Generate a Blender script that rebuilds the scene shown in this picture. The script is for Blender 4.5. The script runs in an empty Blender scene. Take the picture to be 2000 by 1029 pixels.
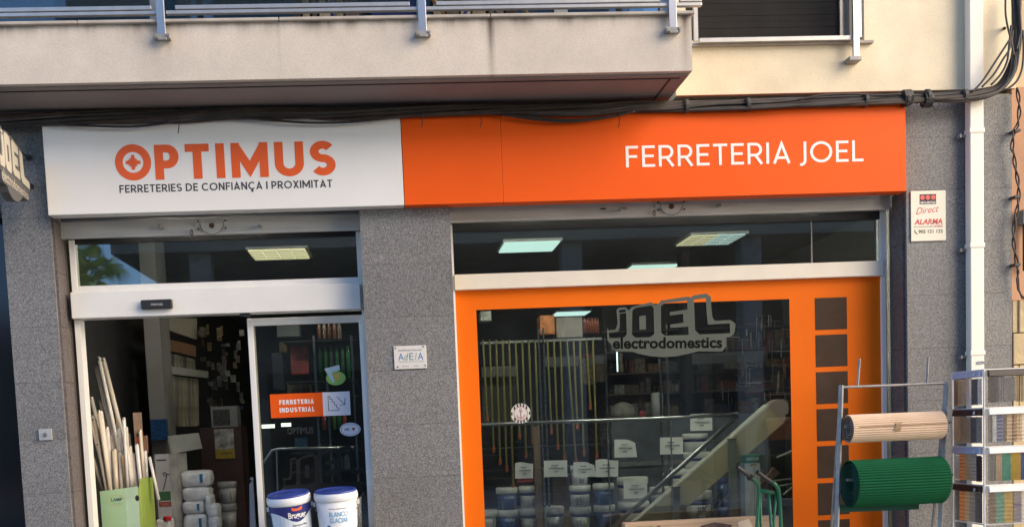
import bpy, math, random
from mathutils import Vector, Matrix
random.seed(7)
C = bpy.context.scene.collection
sc = bpy.context.scene
# ---------------------------------------------------------------- camera
ROLL, PITCH, YAW, FPX, PX, PY = -0.04261, 0.07822, 0.06567, 2000.0, 912.5, 993.2
CAM = Vector((0.0, -7.7, 1.5))
def _rot():
    a, b, c = ROLL, PITCH, YAW
    ca, sa, cb, sb, cc, s_ = math.cos(a), math.sin(a), math.cos(b), math.sin(b), math.cos(c), math.sin(c)
    B = Matrix(((1, 0, 0), (0, 0, -1), (0, 1, 0)))
    Ry = Matrix(((cc, -s_, 0), (s_, cc, 0), (0, 0, 1)))
    Rp = Matrix(((1, 0, 0), (0, cb, -sb), (0, sb, cb)))
    Rr = Matrix(((ca, -sa, 0), (sa, ca, 0), (0, 0, 1)))
    return Rr @ Rp @ B @ Ry
RW = _rot(); RT = RW.transposed()
cam = bpy.data.objects.new('camera', bpy.data.cameras.new('camera')); C.objects.link(cam)
cam.data.lens = 36.0 * FPX / 2000; cam.data.sensor_width = 36
cam.data.shift_x = (1000 - PX) / 2000; cam.data.shift_y = (PY - 514.5) / 2000
cam.data.clip_end = 500; cam.data.clip_start = 0.05
Rb = Matrix(((1, 0, 0), (0, -1, 0), (0, 0, -1))) @ RW
cam.matrix_world = Matrix.Translation(CAM) @ Rb.transposed().to_4x4()
sc.camera = cam
# ---------------------------------------------------------------- light
SUN_EL, SUN_AZ = math.radians(17), math.radians(57)      # azimuth to the right of the facade normal
w = bpy.data.worlds.new('World'); sc.world = w; w.use_nodes = True
nt = w.node_tree; bg = nt.nodes['Background']
sky = nt.nodes.new('ShaderNodeTexSky'); sky.sky_type = 'NISHITA'; sky.sun_disc = False
sky.sun_elevation = SUN_EL; sky.air_density = 0.8; sky.dust_density = 0.0; sky.ozone_density = 3.5; sky.altitude = 800
dirs = Vector((math.sin(SUN_AZ) * math.cos(SUN_EL), -math.cos(SUN_AZ) * math.cos(SUN_EL), math.sin(SUN_EL)))
sky.sun_rotation = math.atan2(dirs.x, dirs.y)
nt.links.new(sky.outputs[0], bg.inputs[0]); bg.inputs[1].default_value = 0.15
sun = bpy.data.objects.new('sun', bpy.data.lights.new('sun', 'SUN')); C.objects.link(sun)
sun.data.energy = 3.2; sun.data.angle = math.radians(62); sun.data.color = (1.0, 0.77, 0.50)
sun.rotation_euler = dirs.to_track_quat('Z', 'Y').to_euler()
sc.view_settings.view_transform = 'Standard'; sc.view_settings.look = 'None'
sc.view_settings.exposure = 1.5; sc.view_settings.gamma = 1; sc.view_settings.use_curve_mapping = False

def P(u, v, y=0.0):
    "the point of the plane at depth y that lies on the sight line measured at (u, v) in the photograph"
    d = RT @ Vector(((u - PX) / FPX, (v - PY) / FPX, 1.0))
    return CAM + d * ((y - CAM.y) / d.y)
# ---------------------------------------------------------------- materials
ORD = 'first second third fourth fifth sixth seventh eighth ninth tenth eleventh twelfth thirteenth fourteenth fifteenth sixteenth seventeenth eighteenth nineteenth twentieth twenty-first twenty-second twenty-third twenty-fourth twenty-fifth twenty-sixth twenty-seventh twenty-eighth twenty-ninth thirtieth thirty-first thirty-second thirty-third thirty-fourth'.split()
MATS = {}
def nn(t, k, **kw):
    n = t.nodes.new(k)
    for a, b in kw.items(): setattr(n, a, b)
    return n
def mat(name, col, rough=0.6, metal=0.0, var=0.12, scale=6.0, bump=0.0, bscale=None, emit=None, spec=0.5, stretch=(1, 1, 1), coat=0.0):
    if name in MATS: return MATS[name]
    m = bpy.data.materials.new(name); m.use_nodes = True; t = m.node_tree
    b = t.nodes['Principled BSDF']; L = t.links.new
    b.inputs['Roughness'].default_value = rough; b.inputs['Metallic'].default_value = metal
    b.inputs['Specular IOR Level'].default_value = spec; b.inputs['Coat Weight'].default_value = coat
    tc = nn(t, 'ShaderNodeTexCoord'); mp = nn(t, 'ShaderNodeMapping'); mp.inputs['Scale'].default_value = stretch
    L(tc.outputs['Object'], mp.inputs[0])
    no = nn(t, 'ShaderNodeTexNoise'); no.inputs['Scale'].default_value = scale; no.inputs['Detail'].default_value = 6
    L(mp.outputs[0], no.inputs['Vector'])
    rp = nn(t, 'ShaderNodeMapRange'); rp.inputs[1].default_value = .3; rp.inputs[2].default_value = .7
    rp.inputs[3].default_value = 1 - var; rp.inputs[4].default_value = 1 + var
    L(no.outputs[0], rp.inputs[0])
    mx = nn(t, 'ShaderNodeVectorMath', operation='SCALE'); mx.inputs[0].default_value = col[:3]
    L(rp.outputs[0], mx.inputs['Scale']); L(mx.outputs[0], b.inputs['Base Color'])
    if bump:
        n2 = nn(t, 'ShaderNodeTexNoise'); n2.inputs['Scale'].default_value = bscale or scale * 8; n2.inputs['Detail'].default_value = 4
        L(mp.outputs[0], n2.inputs['Vector'])
        bu = nn(t, 'ShaderNodeBump'); bu.inputs['Strength'].default_value = bump; bu.inputs['Distance'].default_value = .01
        L(n2.outputs[0], bu.inputs['Height']); L(bu.outputs[0], b.inputs['Normal'])
    if emit:
        b.inputs['Emission Color'].default_value = (*emit[:3], 1); b.inputs['Emission Strength'].default_value = emit[3]
    MATS[name] = m; return m
def granite(name, base, dark, light, tint):
    m = bpy.data.materials.new(name); m.use_nodes = True; t = m.node_tree; b = t.nodes['Principled BSDF']; L = t.links.new
    tc = nn(t, 'ShaderNodeTexCoord'); oi = nn(t, 'ShaderNodeObjectInfo')
    vo = nn(t, 'ShaderNodeTexVoronoi'); vo.inputs['Scale'].default_value = 150
    no = nn(t, 'ShaderNodeTexNoise'); no.inputs['Scale'].default_value = 130; no.inputs['Detail'].default_value = 3
    L(tc.outputs['Object'], vo.inputs['Vector']); L(tc.outputs['Object'], no.inputs['Vector'])
    bw = nn(t, 'ShaderNodeRGBToBW'); L(vo.outputs['Color'], bw.inputs[0])
    ad = nn(t, 'ShaderNodeMath', operation='ADD'); L(bw.outputs[0], ad.inputs[0]); L(no.outputs[0], ad.inputs[1])
    mu = nn(t, 'ShaderNodeMath', operation='MULTIPLY'); L(ad.outputs[0], mu.inputs[0]); mu.inputs[1].default_value = .5
    cr = nn(t, 'ShaderNodeValToRGB'); L(mu.outputs[0], cr.inputs[0])
    e = cr.color_ramp.elements; e[0].position = .32; e[0].color = (*dark, 1); e[1].position = .70; e[1].color = (*light, 1)
    k = e.new(.48); k.color = (*base, 1)
    big = nn(t, 'ShaderNodeTexNoise'); big.inputs['Scale'].default_value = 1.3; big.inputs['Detail'].default_value = 3
    L(tc.outputs['Object'], big.inputs['Vector'])
    a2 = nn(t, 'ShaderNodeMath', operation='MULTIPLY_ADD'); L(oi.outputs['Random'], a2.inputs[0]); a2.inputs[1].default_value = .14; a2.inputs[2].default_value = .72
    a3 = nn(t, 'ShaderNodeMath', operation='MULTIPLY_ADD'); L(big.outputs[0], a3.inputs[0]); a3.inputs[1].default_value = .42; L(a2.outputs[0], a3.inputs[2])
    mx = nn(t, 'ShaderNodeVectorMath', operation='SCALE'); L(cr.outputs[0], mx.inputs[0]); L(a3.outputs[0], mx.inputs['Scale'])
    L(mx.outputs[0], b.inputs['Base Color']); b.inputs['Roughness'].default_value = .55
    MATS[name] = m; return m
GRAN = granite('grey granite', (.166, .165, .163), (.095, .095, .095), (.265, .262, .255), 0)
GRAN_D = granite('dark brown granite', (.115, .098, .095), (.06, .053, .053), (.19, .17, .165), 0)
def stained(name, col, stain, zt, span, rust=()):
    "render with vertical dirt runs of their own shape that start at height zt; rust = (x, z, width, length, strength) patches"
    m = bpy.data.materials.new(name); m.use_nodes = True; t = m.node_tree; b = t.nodes['Principled BSDF']; L = t.links.new
    g = nn(t, 'ShaderNodeNewGeometry'); sp = nn(t, 'ShaderNodeSeparateXYZ'); L(g.outputs['Position'], sp.inputs[0])
    mp = nn(t, 'ShaderNodeMapping'); mp.inputs['Scale'].default_value = (5, 5, .35); L(g.outputs['Position'], mp.inputs[0])
    n1 = nn(t, 'ShaderNodeTexNoise'); n1.inputs['Scale'].default_value = 1.6; n1.inputs['Detail'].default_value = 5; L(mp.outputs[0], n1.inputs['Vector'])
    n2 = nn(t, 'ShaderNodeTexNoise'); n2.inputs['Scale'].default_value = 1.8; n2.inputs['Detail'].default_value = 8; n2.inputs['Roughness'].default_value = .65; L(g.outputs['Position'], n2.inputs['Vector'])
    n3 = nn(t, 'ShaderNodeTexNoise'); n3.inputs['Scale'].default_value = 90; n3.inputs['Detail'].default_value = 3; L(g.outputs['Position'], n3.inputs['Vector'])
    mr = nn(t, 'ShaderNodeMapRange'); L(sp.outputs[2], mr.inputs[0]); mr.inputs[1].default_value = zt - span; mr.inputs[2].default_value = zt; mr.inputs[3].default_value = 0; mr.inputs[4].default_value = 1
    pw = nn(t, 'ShaderNodeMath', operation='POWER'); L(mr.outputs[0], pw.inputs[0]); pw.inputs[1].default_value = 2.5
    s1 = nn(t, 'ShaderNodeMapRange'); L(n1.outputs[0], s1.inputs[0]); s1.inputs[1].default_value = .42; s1.inputs[2].default_value = .7
    f = nn(t, 'ShaderNodeMath', operation='MULTIPLY'); L(pw.outputs[0], f.inputs[0]); L(s1.outputs[0], f.inputs[1])
    last = f.outputs[0]
    for (rx, rz, rw, rl, rs) in rust:
        dx = nn(t, 'ShaderNodeMath', operation='SUBTRACT'); L(sp.outputs[0], dx.inputs[0]); dx.inputs[1].default_value = rx
        ax = nn(t, 'ShaderNodeMath', operation='ABSOLUTE'); L(dx.outputs[0], ax.inputs[0])
        wob = nn(t, 'ShaderNodeMath', operation='MULTIPLY_ADD'); L(n1.outputs[0], wob.inputs[0]); wob.inputs[1].default_value = rw * 1.2; L(ax.outputs[0], wob.inputs[2])
        m1 = nn(t, 'ShaderNodeMapRange'); L(wob.outputs[0], m1.inputs[0]); m1.inputs[1].default_value = rw * 1.5; m1.inputs[2].default_value = rw * .5
        dz = nn(t, 'ShaderNodeMath', operation='SUBTRACT'); dz.inputs[0].default_value = rz; L(sp.outputs[2], dz.inputs[1])
        m2 = nn(t, 'ShaderNodeMapRange'); L(dz.outputs[0], m2.inputs[0]); m2.inputs[1].default_value = rl; m2.inputs[2].default_value = .01
        m3 = nn(t, 'ShaderNodeMapRange'); L(dz.outputs[0], m3.inputs[0]); m3.inputs[1].default_value = -.02; m3.inputs[2].default_value = 0
        q = nn(t, 'ShaderNodeMath', operation='MULTIPLY'); L(m1.outputs[0], q.inputs[0]); L(m2.outputs[0], q.inputs[1])
        q2 = nn(t, 'ShaderNodeMath', operation='MULTIPLY'); L(q.outputs[0], q2.inputs[0]); L(m3.outputs[0], q2.inputs[1])
        q3 = nn(t, 'ShaderNodeMath', operation='MULTIPLY_ADD'); L(q2.outputs[0], q3.inputs[0]); q3.inputs[1].default_value = rs; L(last, q3.inputs[2]); last = q3.outputs[0]
    cl = nn(t, 'ShaderNodeClamp'); L(last, cl.inputs[0])
    rp = nn(t, 'ShaderNodeMapRange'); L(n2.outputs[0], rp.inputs[0]); rp.inputs[1].default_value = .3; rp.inputs[2].default_value = .7; rp.inputs[3].default_value = .84; rp.inputs[4].default_value = 1.1
    r3 = nn(t, 'ShaderNodeMapRange'); L(n3.outputs[0], r3.inputs[0]); r3.inputs[1].default_value = .3; r3.inputs[2].default_value = .7; r3.inputs[3].default_value = .92; r3.inputs[4].default_value = 1.06
    mm = nn(t, 'ShaderNodeMath', operation='MULTIPLY'); L(rp.outputs[0], mm.inputs[0]); L(r3.outputs[0], mm.inputs[1])
    mx = nn(t, 'ShaderNodeVectorMath', operation='SCALE'); mx.inputs[0].default_value = col; L(mm.outputs[0], mx.inputs['Scale'])
    mi = nn(t, 'ShaderNodeMix', data_type='RGBA'); L(cl.outputs[0], mi.inputs[0]); L(mx.outputs[0], mi.inputs[6]); mi.inputs[7].default_value = (*stain, 1)
    L(mi.outputs[2], b.inputs['Base Color']); b.inputs['Roughness'].default_value = .85
    bu = nn(t, 'ShaderNodeBump'); bu.inputs['Strength'].default_value = .25; bu.inputs['Distance'].default_value = .004; L(n3.outputs[0], bu.inputs['Height']); L(bu.outputs[0], b.inputs['Normal'])
    MATS[name] = m; return m
def glass(name, tint=(.86, .9, .88), refl=1.0, dust=0.0):
    m = bpy.data.materials.new(name); m.use_nodes = True; t = m.node_tree; L = t.links.new
    t.nodes.remove(t.nodes['Principled BSDF']); out = t.nodes['Material Output']
    tr = nn(t, 'ShaderNodeBsdfTransparent'); tr.inputs[0].default_value = (*tint, 1)
    gl = nn(t, 'ShaderNodeBsdfGlossy'); gl.inputs['Roughness'].default_value = .015
    fr = nn(t, 'ShaderNodeFresnel'); fr.inputs[0].default_value = 1.5
    f2 = nn(t, 'ShaderNodeMath', operation='MULTIPLY'); L(fr.outputs[0], f2.inputs[0]); f2.inputs[1].default_value = 2.8 * refl
    mx = nn(t, 'ShaderNodeMixShader'); L(f2.outputs[0], mx.inputs[0]); L(tr.outputs[0], mx.inputs[1]); L(gl.outputs[0], mx.inputs[2])
    last = mx.outputs[0]
    if dust:
        di = nn(t, 'ShaderNodeBsdfDiffuse'); di.inputs[0].default_value = (.4, .4, .38, 1)
        tc = nn(t, 'ShaderNodeTexCoord'); no = nn(t, 'ShaderNodeTexNoise'); no.inputs['Scale'].default_value = 3; no.inputs['Detail'].default_value = 8
        L(tc.outputs['Object'], no.inputs['Vector'])
        mr = nn(t, 'ShaderNodeMapRange'); L(no.outputs[0], mr.inputs[0]); mr.inputs[1].default_value = .4; mr.inputs[2].default_value = .8; mr.inputs[3].default_value = dust * .3; mr.inputs[4].default_value = dust * 2
        m2 = nn(t, 'ShaderNodeMixShader'); L(mr.outputs[0], m2.inputs[0]); L(last, m2.inputs[1]); L(di.outputs[0], m2.inputs[2]); last = m2.outputs[0]
    L(last, out.inputs[0]); MATS[name] = m; return m
GLASS = glass('shop glass', dust=.012)
GLASS_D = glass('tinted glass', (.5, .55, .55))
WHITE = mat('white painted aluminium', (.78, .77, .73), .35, var=.05, scale=3)
WHITE_D = mat('weathered white aluminium', (.62, .61, .58), .5, var=.14, scale=5, stretch=(.6, 1, 3))
SHUT = mat('roller shutter metal', (.56, .55, .52), .45, var=.16, scale=4, stretch=(.5, 1, 4))
STEEL = mat('brushed steel', (.52, .53, .54), .32, .9, var=.08, scale=20, stretch=(1, 1, .1))
ALU = mat('anodised aluminium', (.50, .49, .46), .38, .75, var=.08, scale=12)
GALV = mat('galvanised tube', (.30, .295, .28), .55, .35, var=.2, scale=15)
CHROME = mat('chrome', (.72, .73, .72), .18, 1, var=.02)
BLACKP = mat('black plastic', (.02, .02, .02), .4, var=.2)
DARK = mat('dark void paint', (.02, .02, .021), .8, var=.2)
CABLE = mat('black cable', (.030, .026, .024), .55, var=.35, scale=9)
ORANGE = mat('orange sign enamel', (.84, .108, .008), .45, var=.05, scale=1.2, spec=.2)
WSIGN = mat('white sign enamel', (.82, .81, .775), .3, var=.03, scale=1.5, coat=.3)
VINYL = mat('orange window vinyl', (.80, .150, .004), .6, var=.04, scale=2, spec=.15)
BROWN = mat('brown vinyl squares', (.062, .038, .024), .7, var=.10, scale=9, spec=.15)
ORTXT = mat('orange lettering', (.80, .12, .02), .35, var=.02)
GRTXT = mat('charcoal lettering', (.045, .042, .042), .45, var=.02)
WTXT = mat('white lettering', (.86, .84, .80), .4, var=.02)
BLTXT = mat('black print', (.02, .02, .02), .5, var=.02)
# ---------------------------------------------------------------- mesh helpers
class MB:
    def __init__(s): s.v = []; s.f = []; s.smooth = False
    def box(s, a, b):
        x0, y0, z0 = a; x1, y1, z1 = b; n = len(s.v)
        x0, x1 = min(x0, x1), max(x0, x1); y0, y1 = min(y0, y1), max(y0, y1); z0, z1 = min(z0, z1), max(z0, z1)
        s.v += [(x0, y0, z0), (x1, y0, z0), (x1, y1, z0), (x0, y1, z0), (x0, y0, z1), (x1, y0, z1), (x1, y1, z1), (x0, y1, z1)]
        s.f += [tuple(n + i for i in q) for q in ((0, 3, 2, 1), (4, 5, 6, 7), (0, 1, 5, 4), (1, 2, 6, 5), (2, 3, 7, 6), (3, 0, 4, 7))]
        return s
    def poly(s, pts, f=None):
        n = len(s.v); s.v += [tuple(p) for p in pts]
        s.f += [tuple(n + i for i in q) for q in (f or [tuple(range(len(pts)))])]; return s
    def prism(s, pts, d):
        "closed outline extruded by vector d"
        n = len(s.v); k = len(pts); d = Vector(d); s.v += [tuple(Vector(p)) for p in pts] + [tuple(Vector(p) + d) for p in pts]
        s.f += [tuple(n + i for i in range(k)), tuple(n + k + i for i in reversed(range(k)))]
        s.f += [(n + (i + 1) % k, n + i, n + k + i, n + k + (i + 1) % k) for i in range(k)]; return s
    def tube(s, pts, r, n=8, caps=True):
        pts = [Vector(p) for p in pts]; rs = r if isinstance(r, (list, tuple)) else [r] * len(pts)
        base = len(s.v); up = None
        for i, p in enumerate(pts):
            t = (pts[min(i + 1, len(pts) - 1)] - pts[max(i - 1, 0)]).normalized()
            if up is None: up = Vector((0, 0, 1)) if abs(t.z) < .9 else Vector((0, 1, 0))
            a = t.cross(up).normalized(); b = a.cross(t).normalized(); up = b
            for k in range(n):
                q = 2 * math.pi * k / n; s.v.append(tuple(p + (a * math.cos(q) + b * math.sin(q)) * rs[i]))
        for i in range(len(pts) - 1):
            for k in range(n):
                a0 = base + i * n + k; a1 = base + i * n + (k + 1) % n
                s.f.append((a0, a1, a1 + n, a0 + n))
        if caps:
            s.f.append(tuple(base + k for k in reversed(range(n)))); s.f.append(tuple(base + (len(pts) - 1) * n + k for k in range(n)))
        return s
    def lathe(s, prof, n=24, c=(0, 0, 0)):
        base = len(s.v)
        for (r, z) in prof:
            for k in range(n):
                q = 2 * math.pi * k / n; s.v.append((c[0] + r * math.cos(q), c[1] + r * math.sin(q), c[2] + z))
        for i in range(len(prof) - 1):
            for k in range(n):
                a0 = base + i * n + k; a1 = base + i * n + (k + 1) % n
                s.f.append((a0, a1, a1 + n, a0 + n))
        s.f.append(tuple(base + k for k in reversed(range(n)))); s.f.append(tuple(base + (len(prof) - 1) * n + k for k in range(n)))
        return s
    def mesh(s, name, org=(0, 0, 0), smooth=False):
        me = bpy.data.meshes.new(name); o = Vector(org)
        me.from_pydata([tuple(Vector(p) - o) for p in s.v], [], s.f)
        if smooth: me.polygons.foreach_set('use_smooth', [len(p.vertices) <= 4 for p in me.polygons])
        me.update(); return me
ORG = {}
def link(o, parent=None):
    C.objects.link(o)
    if parent is not None: o.parent = parent
    return o
def root_org(o): return ORG.get(o.name, Vector((0, 0, 0)))
def thing(name, label, cat, loc=(0, 0, 0), group=None, rz=0):
    o = bpy.data.objects.new(name, None); link(o); o.location = loc; o.rotation_euler = (0, 0, rz); o.empty_display_size = .1
    o['label'] = label; o['category'] = cat
    if group: o['group'] = group
    ORG[o.name] = Vector(loc); return o
def part(parent, name, mb, m, label=None, smooth=False, kind=None, bev=0):
    "one mesh given in world coordinates under its thing or part"
    org = root_org(parent) if parent is not None else Vector((0, 0, 0))
    me = mb.mesh(name, org, smooth) if isinstance(mb, MB) else mb
    if m: me.materials.clear(); me.materials.append(m)
    o = bpy.data.objects.new(name, me); link(o, parent)
    if parent is not None: ORG[o.name] = org
    if label: o['label'] = label
    if kind: o['kind'] = kind
    if bev:
        b = o.modifiers.new('bevel', 'BEVEL'); b.width = bev; b.segments = 2; b.limit_method = 'ANGLE'
    return o
def single(name, label, cat, mb, m, group=None, smooth=False, bev=0, kind=None, base=None):
    "a thing that is one mesh"
    vs = [Vector(v) for v in mb.v]
    org = base or Vector((sum(v.x for v in vs) / len(vs), sum(v.y for v in vs) / len(vs), min(v.z for v in vs)))
    me = mb.mesh(name, org, smooth); me.materials.append(m)
    o = bpy.data.objects.new(name, me); link(o); o.location = org
    if label: o['label'] = label; o['category'] = cat
    if group: o['group'] = group
    if kind: o['kind'] = kind
    if bev:
        b = o.modifiers.new('bevel', 'BEVEL'); b.width = bev; b.segments = 2; b.limit_method = 'ANGLE'
    ORG[o.name] = Vector((0,0,0)) + org
    return o
def struct(name, mb, m):
    o = part(None, name, mb, m); o['kind'] = 'structure'; return o
def R(u0, v0, u1, v1, y):
    "x0, x1, z0, z1 of an upright rectangle at depth y measured by its top left and bottom right corners"
    a, b = P(u0, v0, y), P(u1, v1, y); return min(a.x, b.x), max(a.x, b.x), min(a.z, b.z), max(a.z, b.z)
def RC(uc, vc, w_, h_, y):
    c = P(uc, vc, y); return c.x - w_ / 2, c.x + w_ / 2, c.z - h_ / 2, c.z + h_ / 2
def slab(r, y0, y1): return MB().box((r[0], y0, r[2]), (r[1], y1, r[3]))
def disc(c, r, y, n=24, rz=None): return [(c.x + r * math.cos(2 * math.pi * k / n), y, c.z + (rz or r) * math.sin(2 * math.pi * k / n)) for k in range(n)]
# ------------------------------------------------ built-in font, fitted to a box on an upright plane
def text_mb(s, r, y, bold=0.0, italic=0.0, slant=0.0):
    cu = bpy.data.curves.new('t', 'FONT'); cu.body = s; cu.offset = bold; cu.shear = italic; cu.resolution_u = 3
    o = bpy.data.objects.new('t', cu); C.objects.link(o)
    dg = bpy.context.evaluated_depsgraph_get(); me = bpy.data.meshes.new_from_object(o.evaluated_get(dg))
    vs = [v.co.copy() for v in me.vertices]; fs = [tuple(p.vertices) for p in me.polygons]
    bpy.data.objects.remove(o); bpy.data.curves.remove(cu); bpy.data.meshes.remove(me)
    x0 = min(v.x for v in vs); x1 = max(v.x for v in vs); z0 = min(v.y for v in vs); z1 = max(v.y for v in vs)
    mb = MB(); mb.v = [(r[0] + (v.x - x0) / (x1 - x0) * (r[1] - r[0]), y, r[2] + (v.y - z0) / (z1 - z0) * (r[3] - r[2]) + slant * (v.x - x0) / (x1 - x0)) for v in vs]
    mb.f = fs; return mb
# ------------------------------------------------ stroke lettering
def arc(cx, cz, rx, rz, a0, a1, n=18): return [(cx + rx * math.cos(math.radians(a0 + (a1 - a0) * i / n)), cz + rz * math.sin(math.radians(a0 + (a1 - a0) * i / n))) for i in range(n + 1)]
WORD = .14
def glyph(ch, t):
    h = t / 2
    if ch == ' ': return WORD, []
    if ch == 'I': return t, [[(h, 0), (h, 1)]]
    if ch == 'L': return .50, [[(h, 1), (h, h), (.50, h)]]
    if ch == 'F': return .54, [[(h, 0), (h, 1 - h), (.54, 1 - h)], [(h, .50), (.49, .50)]]
    if ch == 'E': return .56, [[(.56, 1 - h), (h, 1 - h), (h, h), (.56, h)], [(h, .51), (.51, .51)]]
    if ch == 'T': return .62, [[(0, 1 - h), (.62, 1 - h)], [(.31, 1 - h), (.31, 0)]]
    if ch == 'N': return .72, [[(h, 0), (h, 1)], [(h, 1 - h * .6), (.72 - h, h * .6)], [(.72 - h, 0), (.72 - h, 1)]]
    if ch == 'M': return .96, [[(h, 0), (h, 1)], [(h * 1.1, 1 - h * .9), (.48, .24), (.96 - h * 1.1, 1 - h * .9)], [(.96 - h, 0), (.96 - h, 1)]]
    if ch == 'A': return .78, [[(h * 1.0, 0), (.39, 1 - h * 1.25), (.78 - h * 1.0, 0)], [(.16, .27), (.62, .27)]]
    if ch == 'X': return .70, [[(h, 0), (.70 - h, 1)], [(h, 1), (.70 - h, 0)]]
    if ch == 'U': return .76, [[(h, 1), (h, .38)] + arc(.38, .38, .38 - h, .38 - h, 180, 360)[1:] + [(.76 - h, 1)]]
    if ch in 'CÇ':
        g = [arc(.47, .5, .47 - h, .5 - h, 48, 312, 28)]
        if ch == 'Ç': g.append([(.48, -.02), (.46, -.10)] + arc(.44, -.18, .09, .08, 80, -140, 8))
        return .82, g
    if ch == 'O': return .98, [arc(.49, .5, .49 - h, .5 - h, 0, 360, 40)]
    if ch == 'P': return .62, [[(h, 0), (h, 1)], [(h, 1 - h), (.30, 1 - h)] + arc(.32, .66, .30 - h, .34 - h, 90, -90, 14) + [(h, .32 + h)]]
    if ch == 'R': return .66, [[(h, 0), (h, 1)], [(h, 1 - h), (.32, 1 - h)] + arc(.34, .68, .30 - h, .32 - h, 90, -90, 14) + [(h, .36 + h)], [(.34, .36 + h), (.62, 0)]]
    if ch == 'D': return .78, [[(h, 0), (h, 1)], [(h, 1 - h), (.30, 1 - h)] + arc(.30, .5, .48 - h, .5 - h, 90, -90, 20)[1:] + [(h, h)]]
    if ch == 'J': return .40, [[(.40 - h, 1), (.40 - h, .14)] + arc(.17, .14, .23 - h, .22, 0, -110, 8)[1:]]
    if ch == 'S':
        rc = (1 - t) / 4; rx = rc * 1.12; c = rx + h
        return 2 * c, [arc(c, 1 - h - rc, rx, rc, 32, 270, 20) + arc(c, h + rc, rx, rc, 90, -148, 20)[1:]]
    return .5, []
def strip(mb, pts, w_, fn, y):
    n = len(pts); L = []; Rr = []
    closed = n > 3 and abs(pts[0][0] - pts[-1][0]) < 1e-4 and abs(pts[0][1] - pts[-1][1]) < 1e-4
    def d(a, b):
        x, z = b[0] - a[0], b[1] - a[1]; l = math.hypot(x, z) or 1; return x / l, z / l
    for i in range(n):
        if i == 0: d0 = d(pts[-2], pts[0]) if closed else d(pts[0], pts[1]); d1 = d(pts[0], pts[1])
        elif i == n - 1: d0 = d(pts[-2], pts[-1]); d1 = d(pts[0], pts[1]) if closed else d0
        else: d0 = d(pts[i - 1], pts[i]); d1 = d(pts[i], pts[i + 1])
        nx, nz = -(d0[1] + d1[1]), d0[0] + d1[0]; l = math.hypot(nx, nz) or 1; nx /= l; nz /= l
        k = w_ / 2 / max(.35, nx * -d1[1] + nz * d1[0])
        L.append((pts[i][0] + nx * k, pts[i][1] + nz * k)); Rr.append((pts[i][0] - nx * k, pts[i][1] - nz * k))
    b = len(mb.v)
    for a, c in zip(L, Rr): mb.v.append(fn(a, y)); mb.v.append(fn(c, y))
    for i in range(n - 1): mb.f.append((b + 2 * i, b + 2 * i + 1, b + 2 * i + 3, b + 2 * i + 2))
def stroke_layout(s, t, gap):
    x = 0; out = []
    for ch in s:
        w_, g = glyph(ch, t); out.append((ch, x, w_, g)); x += w_ + (gap if ch != ' ' else 0)
    return out, x - gap
def stroke_text(parent, s, x0, x1, z0, z1, y, t, gap, m, each=False, label=None, kern={}):
    lay, W = stroke_layout(s, t, gap); H = z1 - z0; k = (x1 - x0) / W
    allm = MB()
    for i, (ch, gx, w_, g) in enumerate(lay):
        mb = MB() if each else allm
        for j, pl in enumerate(g):
            strip(mb, pl, t, lambda a, yy: (x0 + (gx + a[0]) * k, yy, z0 + a[1] * H), y - .0004 * j - (0 if each else .0))
        if each and g: part(parent, 'letter', mb, m)
    if not each: return part(parent, 'lettering', allm, m, label)
# ================================================================ SETTING
WD = 60
struct('pavement', MB().box((-14, -3.2, -.12), (16, .45, 0)), mat('pavement slabs', (.40, .375, .33), .8, var=.2, scale=3))
struct('road', MB().box((-60, -9.5, -.26), (60, -3.2, -.13)), mat('asphalt', (.09, .088, .085), .85, var=.2, scale=8))
struct('far_pavement', MB().box((-60, -24, -.12), (60, -9.5, 0)), mat('pavement slabs', (.24, .225, .20)))
struct('ground', MB().box((-120, -120, -.6), (120, 120, -.3)), mat('earth', (.12, .10, .08), .9))
# key heights and x positions, all measured on the facade
xa0 = P(40, 900).x; xa1 = P(121, 745).x                      # left granite pillar
xb0 = P(718, 745).x; xb1 = P(893, 745).x                     # middle pillar
xc0 = P(1773, 745).x; xc1 = P(1977, 480).x                   # right pillar
z_cable = P(1400, 196).z
z_signb = P(500, 409, -.1).z
z_signt = P(500, 232, -.1).z
z_soff = P(676, 152, -.62).z                                 # underside of the balcony
BY = -.62                                                    # balcony front
z_cop0 = P(676, 38, BY - .03).z; z_cop1 = P(676, 31.5, BY - .03).z
bld = thing('shop_building', 'cream rendered building with grey granite ground floor and hardware shop', 'building', (0, .2, 0))
rusts = [(P(957, 45, BY).x, z_cop0, .035, .50, .85), (P(965, 45, BY).x, z_cop0, .12, .22, .35), (P(1337, 45, BY).x, z_cop0, .05, .42, .95), (P(330, 90, BY).x, P(330, 74, BY).z, .035, .12, .6), (P(836, 90, BY).x, P(836, 66, BY).z, .05, .13, .3),
         (P(545, 90, BY).x, z_cop0, .02, .4, .22), (P(300, 60, BY).x, z_cop0, .05, .3, .25)]
CREAM = stained('cream render', (.84, .73, .52), (.16, .12, .085), 7.6, .5, [(P(1650, 95).x, P(1650, 92).z, .12, .16, .35), (P(1940, 150).x, P(1940, 150).z, .05, .3, .2)])
FASC = stained('balcony fascia render', (.62, .555, .475), (.12, .09, .07), z_cop0, .14, rusts)
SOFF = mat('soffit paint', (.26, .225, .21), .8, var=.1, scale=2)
CONC = mat('concrete', (.30, .29, .27), .85, var=.18, scale=4)
STONE = mat('coping stone', (.42, .38, .33), .75, var=.18, scale=7)
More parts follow.
